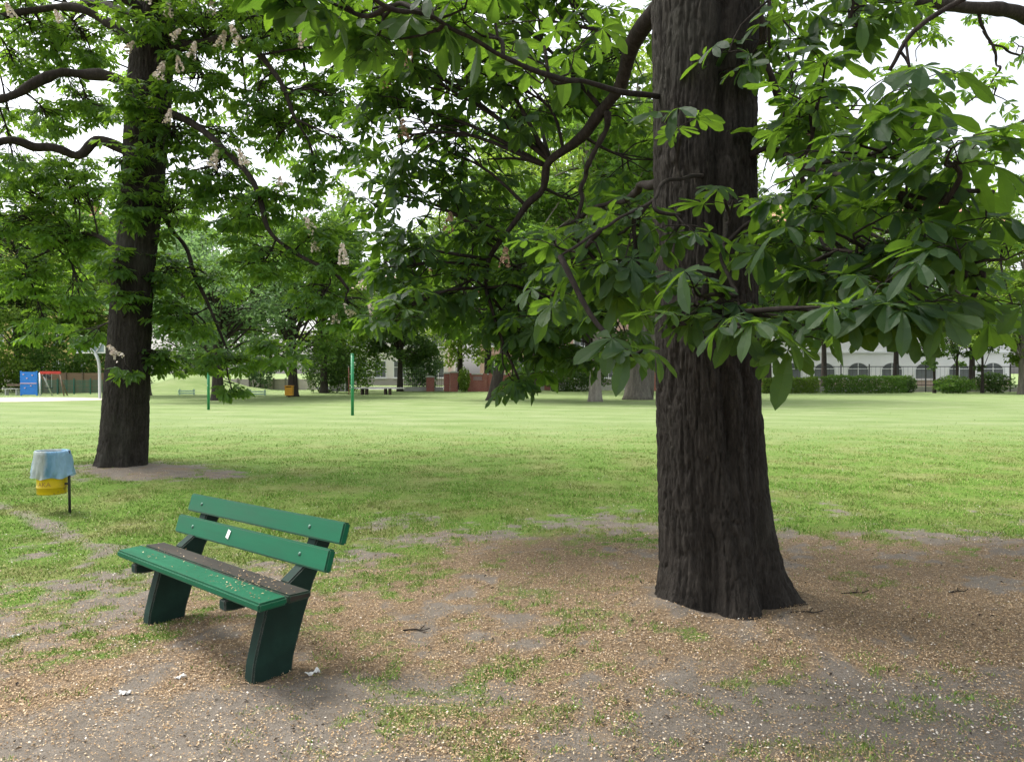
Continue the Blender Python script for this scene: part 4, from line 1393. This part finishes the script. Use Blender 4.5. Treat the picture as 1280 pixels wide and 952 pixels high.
# swing frame
sx, sy = at(64, 50.5)
t = empty('swing_frame', (sx, sy, 0))
tag(t, 'metal swing frame with red top beam beside the blue climbing panel', 'swing')
mb = MB()
mb.box((-.05, 0, 1.52), (1.35, .12, .18))
mb.build('top_beam', M_RED, t)
for (x0, y0), x1, mat_, r in (((-.42, -.5), -.75, M_GALV, .06), ((-.25, .6), -.6, M_GALV, .04), ((1.15, -.5), .55, M_WOOD, .04), ((.75, .6), .5, M_WOOD, .04)):
    mb = MB()
    mb.tube([(x0, y0, -.1), (x1, 0, 1.5)], r, 10)
    mb.build('leg', mat_, t, True)
for x in (-.15,):
    for q in (-.18, .18):
        mb = MB()
        mb.tube([(x + q, 0, 1.45), (x + q, 0, .55)], .012, 5)
        mb.build('chain', M_GALV, t)
    mb = MB()
    mb.box((x, 0, .53), (.46, .2, .04))
    mb.build('seat', M_BLACK, t)
mb = MB()
mb.box((-.3, .05, 1.28), (.5, .1, .22), np.array([[.9, 0, .43], [0, 1, 0], [-.43, 0, .9]]))
mb.build('canopy_flap', M_BLACK, t)
# low bench at the left edge
lx, ly = at(15, 52)
t = empty('low_bench', (lx, ly, 0))
tag(t, 'low pale bench left of the blue climbing panel', 'bench')
mb = MB()
mb.box((0, 0, .42), (.95, .36, .06))
mb.build('seat', M_CONC, t)
mb = MB()
mb.box((0, .2, .68), (.95, .05, .16))
mb.build('backrest', M_WOOD, t)
for s in (-1, 1):
    mb = MB()
    mb.box((s * .36, 0, .17), (.09, .3, .43))
    mb.build('leg', M_CONC, t)
# green mesh fence
gx0, gx1 = at(46, 54)[0], at(128, 54)[0]
t = empty('mesh_fence', ((gx0 + gx1) / 2, 54, 0))
tag(t, 'low green mesh fence behind the swing frame', 'fence')
w = gx1 - gx0
m, nt, b = new_mat('green_mesh')
ck = N(nt, 'ShaderNodeTexBrick')
ck.inputs['Scale'].default_value = 9
ck.inputs['Color1'].default_value = (0, 0, 0, 1)
ck.inputs['Color2'].default_value = (0, 0, 0, 1)
ck.inputs['Mortar'].default_value = (1, 1, 1, 1)
ck.inputs['Mortar Size'].default_value = .06
mb = MB()
for z in np.arange(.12, 1.0, .1):
    mb.box((0, 0, z), (w, .03, .022))
for x in np.arange(-w / 2, w / 2, .09):
    mb.box((x, .028, .55), (.024, .02, .95))
mb.build('mesh_panel', simple('mesh_green', (.02, .14, .09), .5, .1, 5), t)
for k in range(4):
    mb = MB()
    mb.box((-w / 2 + w * (k + .3) / 4, -.055, .55), (.07, .07, 1.15))
    mb.build('post', simple('post_dark_green', (.015, .1, .065), .5, .1, 5), t)
# brown board wall
m, nt, b = new_mat('brown_boards')
wv = N(nt, 'ShaderNodeTexWave', bands_direction='Z')
wv.inputs['Scale'].default_value = 2.2
wv.inputs['Distortion'].default_value = .6
L(nt, objco(nt), wv.inputs[0])
L(nt, mixc(nt, .5, ramp(nt, wv.outputs[0], [(.0, (.09, .055, .03)), (.25, (.19, .12, .07)), (1, (.21, .14, .08))]), ramp(nt, noise(nt, 3, 4, .6, objco(nt, (.3, 1, 3))), [(.3, (.12, .08, .05)), (.7, (.24, .16, .095))])), b.inputs['Base Color'])
b.inputs['Roughness'].default_value = .85
bw0, bw1 = at(52, 57)[0], at(135, 57)[0]
t = empty('board_wall', ((bw0 + bw1) / 2, 57, 0))
tag(t, 'brown horizontal board wall behind the green mesh fence', 'wall')
mb = MB()
mb.box((0, 0, .75), (bw1 - bw0, .12, 1.5))
mb.build('boards', m, t)
for k in range(4):
    mb = MB()
    mb.box((-(bw1 - bw0) / 2 + (bw1 - bw0) * (k + .5) / 4, -.1, .76), (.1, .075, 1.56))
    mb.build('batten', M_WOOD, t)
# sand
mb = MB()
a = np.linspace(0, 2 * np.pi, 60, endpoint=False)
sxy = np.stack([-29 + (6.6 + .6 * np.sin(a * 3)) * np.cos(a), 43.3 + (3.6 + .3 * np.cos(a * 4)) * np.sin(a), np.full(60, .008)], 1)
mb.add(sxy, [[list(range(60))]])
tag(mb.build('sand', simple('pale_sand', (.5, .45, .36), .95, .1, 2)), kind='structure')

# orange bin before the dark trunk
ox, oy = at(361.5, 47.6)
t = empty('waste_bin', (ox, oy, 0))
tag(t, 'orange boxy waste bin in front of a dark tree trunk across the lawn', 'waste bin')
mb = MB()
mb.box((0, 0, .36), (.46, .36, .5))
mb.box((-.205, 0, .64), (.05, .36, .055))
mb.box((.205, 0, .64), (.05, .36, .055))
mb.build('body', M_ORANGE, t)
mb = MB()
mb.box((0, 0, .70), (.5, .4, .06))
mb.build('lid', M_ORANGE, t)
mb = MB()
mb.box((0, .05, .64), (.35, .2, .05))
mb.build('opening', M_BLACK, t)
mb = MB()
mb.box((0, 0, .03), (.12, .12, .16))
mb.build('foot', M_BLACK, t)
# long low table
lx, ly = at(472, 53)
t = empty('long_table', (lx, ly, 0))
tag(t, 'long low pale topped table behind the nearer green post', 'table')
mb = MB()
mb.box((0, 0, .45), (3.7, 1.0, .07))
mb.build('tabletop', M_CONC, t)
for x in (-1.05, -.75, .55, .85):
    mb = MB()
    mb.box((x, 0, .18), (.12, .7, .46))
    mb.build('leg', simple('table_leg_brown', (.07, .05, .04), .8, .2, 8), t)
mx_, my_ = at(436, 53)
t = empty('marker_pole', (mx_, my_, 0))
tag(t, 'thin reddish pole at the left end of the long low table', 'pole')
mb = MB()
mb.tube([(0, 0, -.1), (0, 0, 1.9)], .03, 8)
mb.build('pole', simple('dull_red_pole', (.25, .08, .06), .6, .2, 6), t, True)
mb = MB()
mb.tube([(0, 0, 1.9), (0, 0, 1.95)], [.04, .025], 8)
mb.build('cap', M_WHITEP, t, True)
# turquoise low barriers
for px, D, lab in ((321.5, 50.5, 'pale turquoise low barrier left of the orange waste bin'), (233, 52, 'pale turquoise low barrier left of the farther green post')):
    x, y = at(px, D)
    t = empty('low_barrier', (x, y, 0))
    tag(t, lab, 'barrier', 'turquoise barriers across the lawn')
    for z in (.12, .27):
        mb = MB()
        mb.box((0, 0, z), (1.15, .05, .09))
        mb.build('rail', M_TURQ, t)
    for s in (-1, 1):
        mb = MB()
        mb.box((s * .48, .06, .18), (.07, .07, .46))
        mb.build('post', M_TURQ, t)

# ------------------------------------------------------------------ brick gateway, railings, iron fence
def brick_mat(name, c1, c2, mo, scale=4.5):
    m, nt, b = new_mat(name)
    bt = N(nt, 'ShaderNodeTexBrick')
    tc = N(nt, 'ShaderNodeTexCoord')
    sp = N(nt, 'ShaderNodeSeparateXYZ')
    cb = N(nt, 'ShaderNodeCombineXYZ')
    L(nt, tc.outputs['Object'], sp.inputs[0])
    s = N(nt, 'ShaderNodeMath', operation='ADD')
    L(nt, sp.outputs[0], s.inputs[0])
    L(nt, sp.outputs[1], s.inputs[1])
    L(nt, s.outputs[0], cb.inputs[0])
    L(nt, sp.outputs[2], cb.inputs[1])
    L(nt, cb.outputs[0], bt.inputs[0])
    bt.inputs['Color1'].default_value = (*c1, 1)
    bt.inputs['Color2'].default_value = (*c2, 1)
    bt.inputs['Mortar'].default_value = (*mo, 1)
    bt.inputs['Scale'].default_value = scale
    bt.inputs['Mortar Size'].default_value = .02
    L(nt, bt.outputs[0], b.inputs['Base Color'])
    b.inputs['Roughness'].default_value = .9
    return m


M_BRICK = brick_mat('red_brick', (.34, .085, .065), (.26, .06, .05), (.4, .33, .29))
M_IRON = simple('dark_iron', (.025, .025, .028), .6, .2, 8)


def pillar(px, D, h, w, lab):
    x, y = at(px, D)
    t = empty('brick_pillar', (x, y, 0))
    tag(t, lab, 'pillar', 'red brick fence pillars')
    mb = MB()
    mb.box((0, 0, h / 2 - .05), (w, w, h + .1))
    mb.build('shaft', M_BRICK, t)
    mb = MB()
    mb.box((0, 0, h + .045), (w + .12, w + .12, .09))
    mb.box((0, 0, h + .12), (w * .7, w * .7, .06))
    mb.build('cap', M_CONC, t)


for a in [(538, 62.5, 1.12, .6, 'short red brick pillar left of the gateway pair'), (558.5, 62, 1.42, .45, 'red brick gate pillar left of the barred gate'), (567.5, 61.5, 1.5, .6, 'wider red brick gate pillar touching the barred gate'),
          (684, 66, 1.45, .5, 'red brick pillar behind the dark bushes right of the leaning trunk'), (771, 63, 1.35, .5, 'red brick pillar between the pale trunk and the thick trunk'), (819, 63, 1.65, .5, 'orange red brick pillar in the gap left of the nearest trunk'), (953, 66, 1.9, .6, 'brick pillar right of the nearest trunk above the clipped hedge')]:
    pillar(*a)


def railing(x0, x1, y, z0, z1, label, name='iron_railing', group=None, step=.16, kerb=None):
    t = empty(name, ((x0 + x1) / 2, y, 0))
    tag(t, label, 'railing', group)
    w = x1 - x0
    for z in (z0 + .12, z1 - .12):
        mb = MB()
        mb.box((0, 0, z), (w, .05, .045))
        mb.build('rail', M_IRON, t)
    mb = MB()
    for x in np.arange(-w / 2 + .08, w / 2 - .04, step):
        mb.box((x, -.04, (z0 + z1) / 2), (.026, .026, z1 - z0))
    mb.build('bars', M_IRON, t)
    if kerb:
        mb = MB()
        mb.box((0, .02, z0 / 2 - .05), (w, .28, z0 + .1))
        mb.build('plinth', kerb, t)


X = lambda px, D: at(px, D)[0]
railing(X(505, 63), X(533, 63), 63, .35, 1.5, 'dark iron railing left of the short brick pillar', group='iron railings by the brick gateway', kerb=M_CONC)
railing(X(543, 63), X(554, 63), 63, .3, 1.35, 'dark iron railing between the short brick pillar and the gate pair', group='iron railings by the brick gateway', kerb=M_CONC)
railing(X(573, 62), X(583, 62), 62, .1, 1.5, 'barred iron gate between brick pillar and brick wall', 'iron_gate')
railing(X(640, 66), X(681, 66), 66, .45, 1.4, 'dark railing on a stone plinth behind the bushes left of the far brick pillar', kerb=M_CONC)
railing(X(688, 66), X(768, 66), 66, .45, 1.4, 'long dark railing on a stone plinth behind the pale trunk', kerb=M_CONC)
# brick wall right of the gate
x0, x1 = X(584, 62), X(640, 62)
t = empty('brick_wall', ((x0 + x1) / 2, 62, 0))
tag(t, 'red brick wall with a recessed panel right of the barred gate', 'wall')
w = x1 - x0
mb = MB()
mb.box((0, 0, .65), (w, .35, 1.4))
mb.build('wall', M_BRICK, t)
for x in (-w / 2 + .2, -w / 2 + 1.45, 0.1, w / 2 - .2):
    mb = MB()
    mb.box((x, -.22, .72), (.3, .085, 1.5))
    mb.build('pier', M_BRICK, t)
mb = MB()
mb.box((0, 0, 1.4), (w + .1, .46, .1))
mb.build('coping', M_CONC, t)
mb = MB()
mb.box((-w / 2 + .85, -.19, 1.05), (.7, .04, .3))
mb.build('niche_panel', simple('grey_rose_plaster', (.3, .2, .21), .8, .1, 5), t)
# tall iron fence on the right, before the white building
t = empty('iron_fence', ((X(945, 60) + X(1300, 60)) / 2, 60, 0))
tag(t, 'tall thin iron fence before the white building, behind the clipped hedge', 'fence')
w = X(1300, 60) - X(945, 60)
mb = MB()
mb.box((0, 0, 1.98), (w, .05, .06))
mb.build('rail', M_IRON, t)
mb = MB()
mb.box((0, 0, .55), (w, .05, .05))
mb.build('rail', M_IRON, t)
mb = MB()
for x in np.arange(-w / 2, w / 2, .36):
    mb.box((x, .045, 1.2), (.013, .013, 1.55))
mb.build('bars', M_IRON, t)
for x in np.arange(-w / 2, w / 2 + .1, 2.2):
    mb = MB()
    mb.box((x, -.07, 1.05), (.07, .07, 2.25))
    mb.build('post', M_IRON, t)
mb = MB()
mb.box((0, .1, .15), (w, .3, .5))
mb.build('plinth', simple('grey_plinth', (.3, .28, .26), .85, .12, 4), t)

# pavement and street beyond the fence
mb = MB()
mb.box((0, 70, -.02), (260, 4, .12))
tag(mb.build('pavement', simple('pavement_slabs', (.3, .29, .28), .9, .1, 2)), kind='structure')
mb = MB()
mb.box((0, 76.5, -.04), (260, 8.9, .1))
tag(mb.build('road', simple('asphalt', (.055, .055, .056), .9, .15, 4)), kind='structure')
# shed
x, y = at(424, 63)
t = empty('garden_shed', (x, y, 0))
tag(t, 'small grey shed with dark round opening left of the nearer green post', 'shed')
mb = MB()
mb.box((0, 0, .75), (1.3, 1.2, 1.5))
mb.build('wall', simple('shed_grey', (.26, .25, .25), .8, .12, 4), t)
mb = MB()
mb.add([(-.75, -.7, 1.5), (.75, -.7, 1.5), (0, -.7, 1.95), (-.75, .7, 1.5), (.75, .7, 1.5), (0, .7, 1.95)], [[[0, 1, 4, 3], [1, 2, 5, 4], [2, 0, 3, 5]], [[0, 2, 1], [3, 4, 5]]])
mb.build('roof', simple('shed_roof', (.12, .11, .11), .8, .15, 5), t)
mb = MB()
mb.tube([(0, -.61, .8), (0, -.63, .8)], .26, 20)
mb.build('opening', M_BLACK, t)
mb = MB()
mb.box((.6, -.64, .75), (.1, .07, 1.5))
mb.build('corner_post', M_WHITEP, t)

# pale low wall far left
x0, x1 = X(283, 69), X(400, 69)
t = empty('low_wall', ((x0 + x1) / 2, 67.6, 0))
tag(t, 'pale pinkish low wall behind the bluish tree and the orange bin', 'wall')
mb = MB()
mb.box((0, 0, .45), (x1 - x0, .2, 1.0))
mb.build('wall', simple('pale_pink_plaster', (.6, .52, .5), .85, .08, 3), t)
M_WPIER = simple('wall_pier_grey', (.3, .27, .25), .85, .1, 4)
for k in range(8):
    mb = MB()
    mb.box((-(x1 - x0) / 2 + (k + .5) * (x1 - x0) / 8, -.16, .5), (.16, .115, 1.1))
    mb.build('pier', M_WPIER, t)


# ------------------------------------------------------------------ buildings
def building(label, px0, px1, D, h, depth, wallc, roofc, roofh, ncol, rows, arched=False, basec=None, framec=(.7, .7, .68), name='town_house'):
    x0, x1 = X(px0, D), X(px1, D)
    w = x1 - x0
    t = empty(name, ((x0 + x1) / 2, D, 0))
    tag(t, label, 'building')
    M = simple(name + '_plaster', wallc, .85, .05, .8)
    mb = MB()
    mb.box((0, depth / 2, h / 2 - .2), (w, depth, h + .4))
    mb.build('wall', M, t)
    mb = MB()
    ov = .5
    mb.add([(-w / 2 - ov, -ov, h + .3), (w / 2 + ov, -ov, h + .3), (w / 2 + ov, depth + ov, h + .3), (-w / 2 - ov, depth + ov, h + .3), (-w / 2 + 2, depth / 2, h + .3 + roofh), (w / 2 - 2, depth / 2, h + .3 + roofh)],
           [[[0, 1, 5, 4], [2, 3, 4, 5]], [[1, 2, 5], [3, 0, 4]], [[3, 2, 1, 0]]])
    rf = mb.build('roof', simple(name + '_roof_tiles', roofc, .85, .15, 1.2), t)
    for s in (-.25, .3):
        mb = MB()
        mb.box((w * s, depth * .5, h + roofh * .85 + .8), (.9, .7, 2.0))
        mb.build('chimney', M_BRICK, rf)
    mb = MB()
    mb.box((0, -.15, h + .12), (w + .6, .32, .34))
    MT = simple(name + '_trim', [min(.8, c * 1.05) for c in wallc], .8, .04, 1)
    mb.build('cornice', MT, t)
    mb = MB()
    mb.box((0, -.08, 3.75), (w + .2, .18, .22))
    mb.build('string_course', MT, t)
    if basec:
        mb = MB()
        mb.box((0, -.06, .35), (w + .12, .13, .9))
        mb.build('plinth', simple(name + '_base', basec, .85, .08, 2), t)
    MF = simple(name + '_frame', framec, .6, .04, 3)
    MG = bpy.data.materials.get('window_glass') or simple('window_glass', (.13, .14, .145), .12, .2, 1)
    proto = {}
    for r, (zc, wh, ww, arc) in enumerate(rows):
        for k in range(ncol):
            xx = -w / 2 + (k + .5) * w / ncol
            key = r
            if key in proto:
                c = copy_tree(proto[key], t)
                c.location.x = xx
                continue
            hw, hh = ww / 2, wh / 2
            if arc:
                aa = np.linspace(0, np.pi, 13)
                outl = [(-hw, -hh), (hw, -hh)] + [(hw * math.cos(q), hh - hw * .75 + hw * .75 * math.sin(q)) for q in aa]
            else:
                outl = [(-hw, -hh), (hw, -hh), (hw, hh), (-hw, hh)]
            # casing: a ring between the outline and a larger one
            fr = MB()
            n = len(outl)
            ou = [(u * 1.16, v * 1.1) for u, v in outl]
            for (ya, yb) in ((-.09, .0),):
                v = [(u, ya, q) for u, q in outl] + [(u, ya, q) for u, q in ou] + [(u, yb, q) for u, q in ou] + [(u, yb, q) for u, q in outl]
                f = []
                for i in range(n):
                    j = (i + 1) % n
                    f += [[i, j, n + j, n + i], [n + i, n + j, 2 * n + j, 2 * n + i], [3 * n + i, 3 * n + j, j, i]]
                fr.add(v, [f])
            fr.box((0, -.05, 0), (.07, .05, wh * .98))
            fr.box((0, -.05, hh * .25), (ww * .98, .046, .07))
            wo = fr.build('window', MF, t)
            wo.location = (xx, 0, zc)
            gl = MB()
            gl.add([(u, -.015, q) for u, q in outl], [[list(range(n))]])
            gl.build('pane', MG, wo)
            sl = MB()
            sl.box((0, -.14, -hh * 1.1 - .05), (ww * 1.35, .26, .09))
            sl.build('sill', MF, wo)
            proto[key] = wo


building('white building with arched ground floor windows and reddish roof behind the iron fence', 925, 1262, 84, 17.5, 14, (.8, .79, .77), (.42, .2, .15), 3.6, 8,
         [(1.7, 1.7, 2.2, True), (6.0, 2.2, 1.3, False), (10.0, 2.2, 1.3, False), (14.0, 2.0, 1.3, False)], basec=(.5, .36, .3), name='white_house')
building('pale yellow building glimpsed through the leaves at the far left', -40, 112, 98, 19.5, 14, (.62, .47, .2), (.3, .12, .09), 3.5, 6,
         [(2.0, 1.9, 1.3, False), (6.0, 2.0, 1.3, False), (10.0, 2.0, 1.3, False), (14.5, 2.0, 1.3, False)], basec=(.4, .35, .3), name='yellow_house')
building('rosy building with white windows behind the railing in the centre', 600, 850, 88, 11, 12, (.56, .36, .31), (.28, .12, .09), 3.2, 7,
         [(1.9, 1.9, 1.4, False), (5.6, 2.0, 1.3, False), (9.2, 1.8, 1.3, False)], basec=(.35, .3, .28), name='rosy_house')
building('pale house behind the trees beneath the white gap of sky', 415, 560, 92, 9.5, 12, (.72, .68, .63), (.5, .36, .3), 4.0, 6,
         [(1.9, 1.9, 1.3, False), (5.6, 2.0, 1.3, False), (8.3, 1.4, 1.2, False)], basec=(.4, .36, .33), name='pale_house')

# ------------------------------------------------------------------ light, sky, camera
SUN_EL, SUN_AZ = 60, -66          # azimuth measured from straight ahead, negative to the left
w = bpy.data.worlds.new('World')
sc.world = w
w.use_nodes = True
nt = w.node_tree
bg = nt.nodes['Background']
sky = N(nt, 'ShaderNodeTexSky', sky_type='NISHITA')
sky.sun_disc = False
sky.sun_elevation = R(SUN_EL)
sky.sun_rotation = R(SUN_AZ)
sky.dust_density = 4
sky.air_density = 1.0
hs = N(nt, 'ShaderNodeHueSaturation')
hs.inputs['Saturation'].default_value = .28
L(nt, sky.outputs[0], hs.inputs['Color'])
L(nt, hs.outputs[0], bg.inputs[0])
bg.inputs[1].default_value = .15
sl = bpy.data.lights.new('sun', 'SUN')
sl.energy = 1.5
sl.angle = R(20)
sl.color = (1, .96, .9)
so = bpy.data.objects.new('sun', sl)
d = Vector((math.sin(R(SUN_AZ)) * math.cos(R(SUN_EL)), math.cos(R(SUN_AZ)) * math.cos(R(SUN_EL)), math.sin(R(SUN_EL))))
so.rotation_euler = d.to_track_quat('Z', 'Y').to_euler()
so.location = d * 50
col.objects.link(so)

cam = bpy.data.cameras.new('camera')
cam.sensor_width = 36
cam.lens = F / 1280 * 36
cam.clip_end = 3000
co_ = bpy.data.objects.new('camera', cam)
co_.location = (0, 0, EYE)
co_.rotation_euler = (R(90) - math.atan(11 / F), 0, 0)
col.objects.link(co_)
sc.camera = co_
vs = sc.view_settings
vs.view_transform = 'Standard'
vs.look = 'None'
vs.exposure = 1.48
vs.gamma = 1
sc.cycles.max_bounces = 8
sc.cycles.transparent_max_bounces = 8
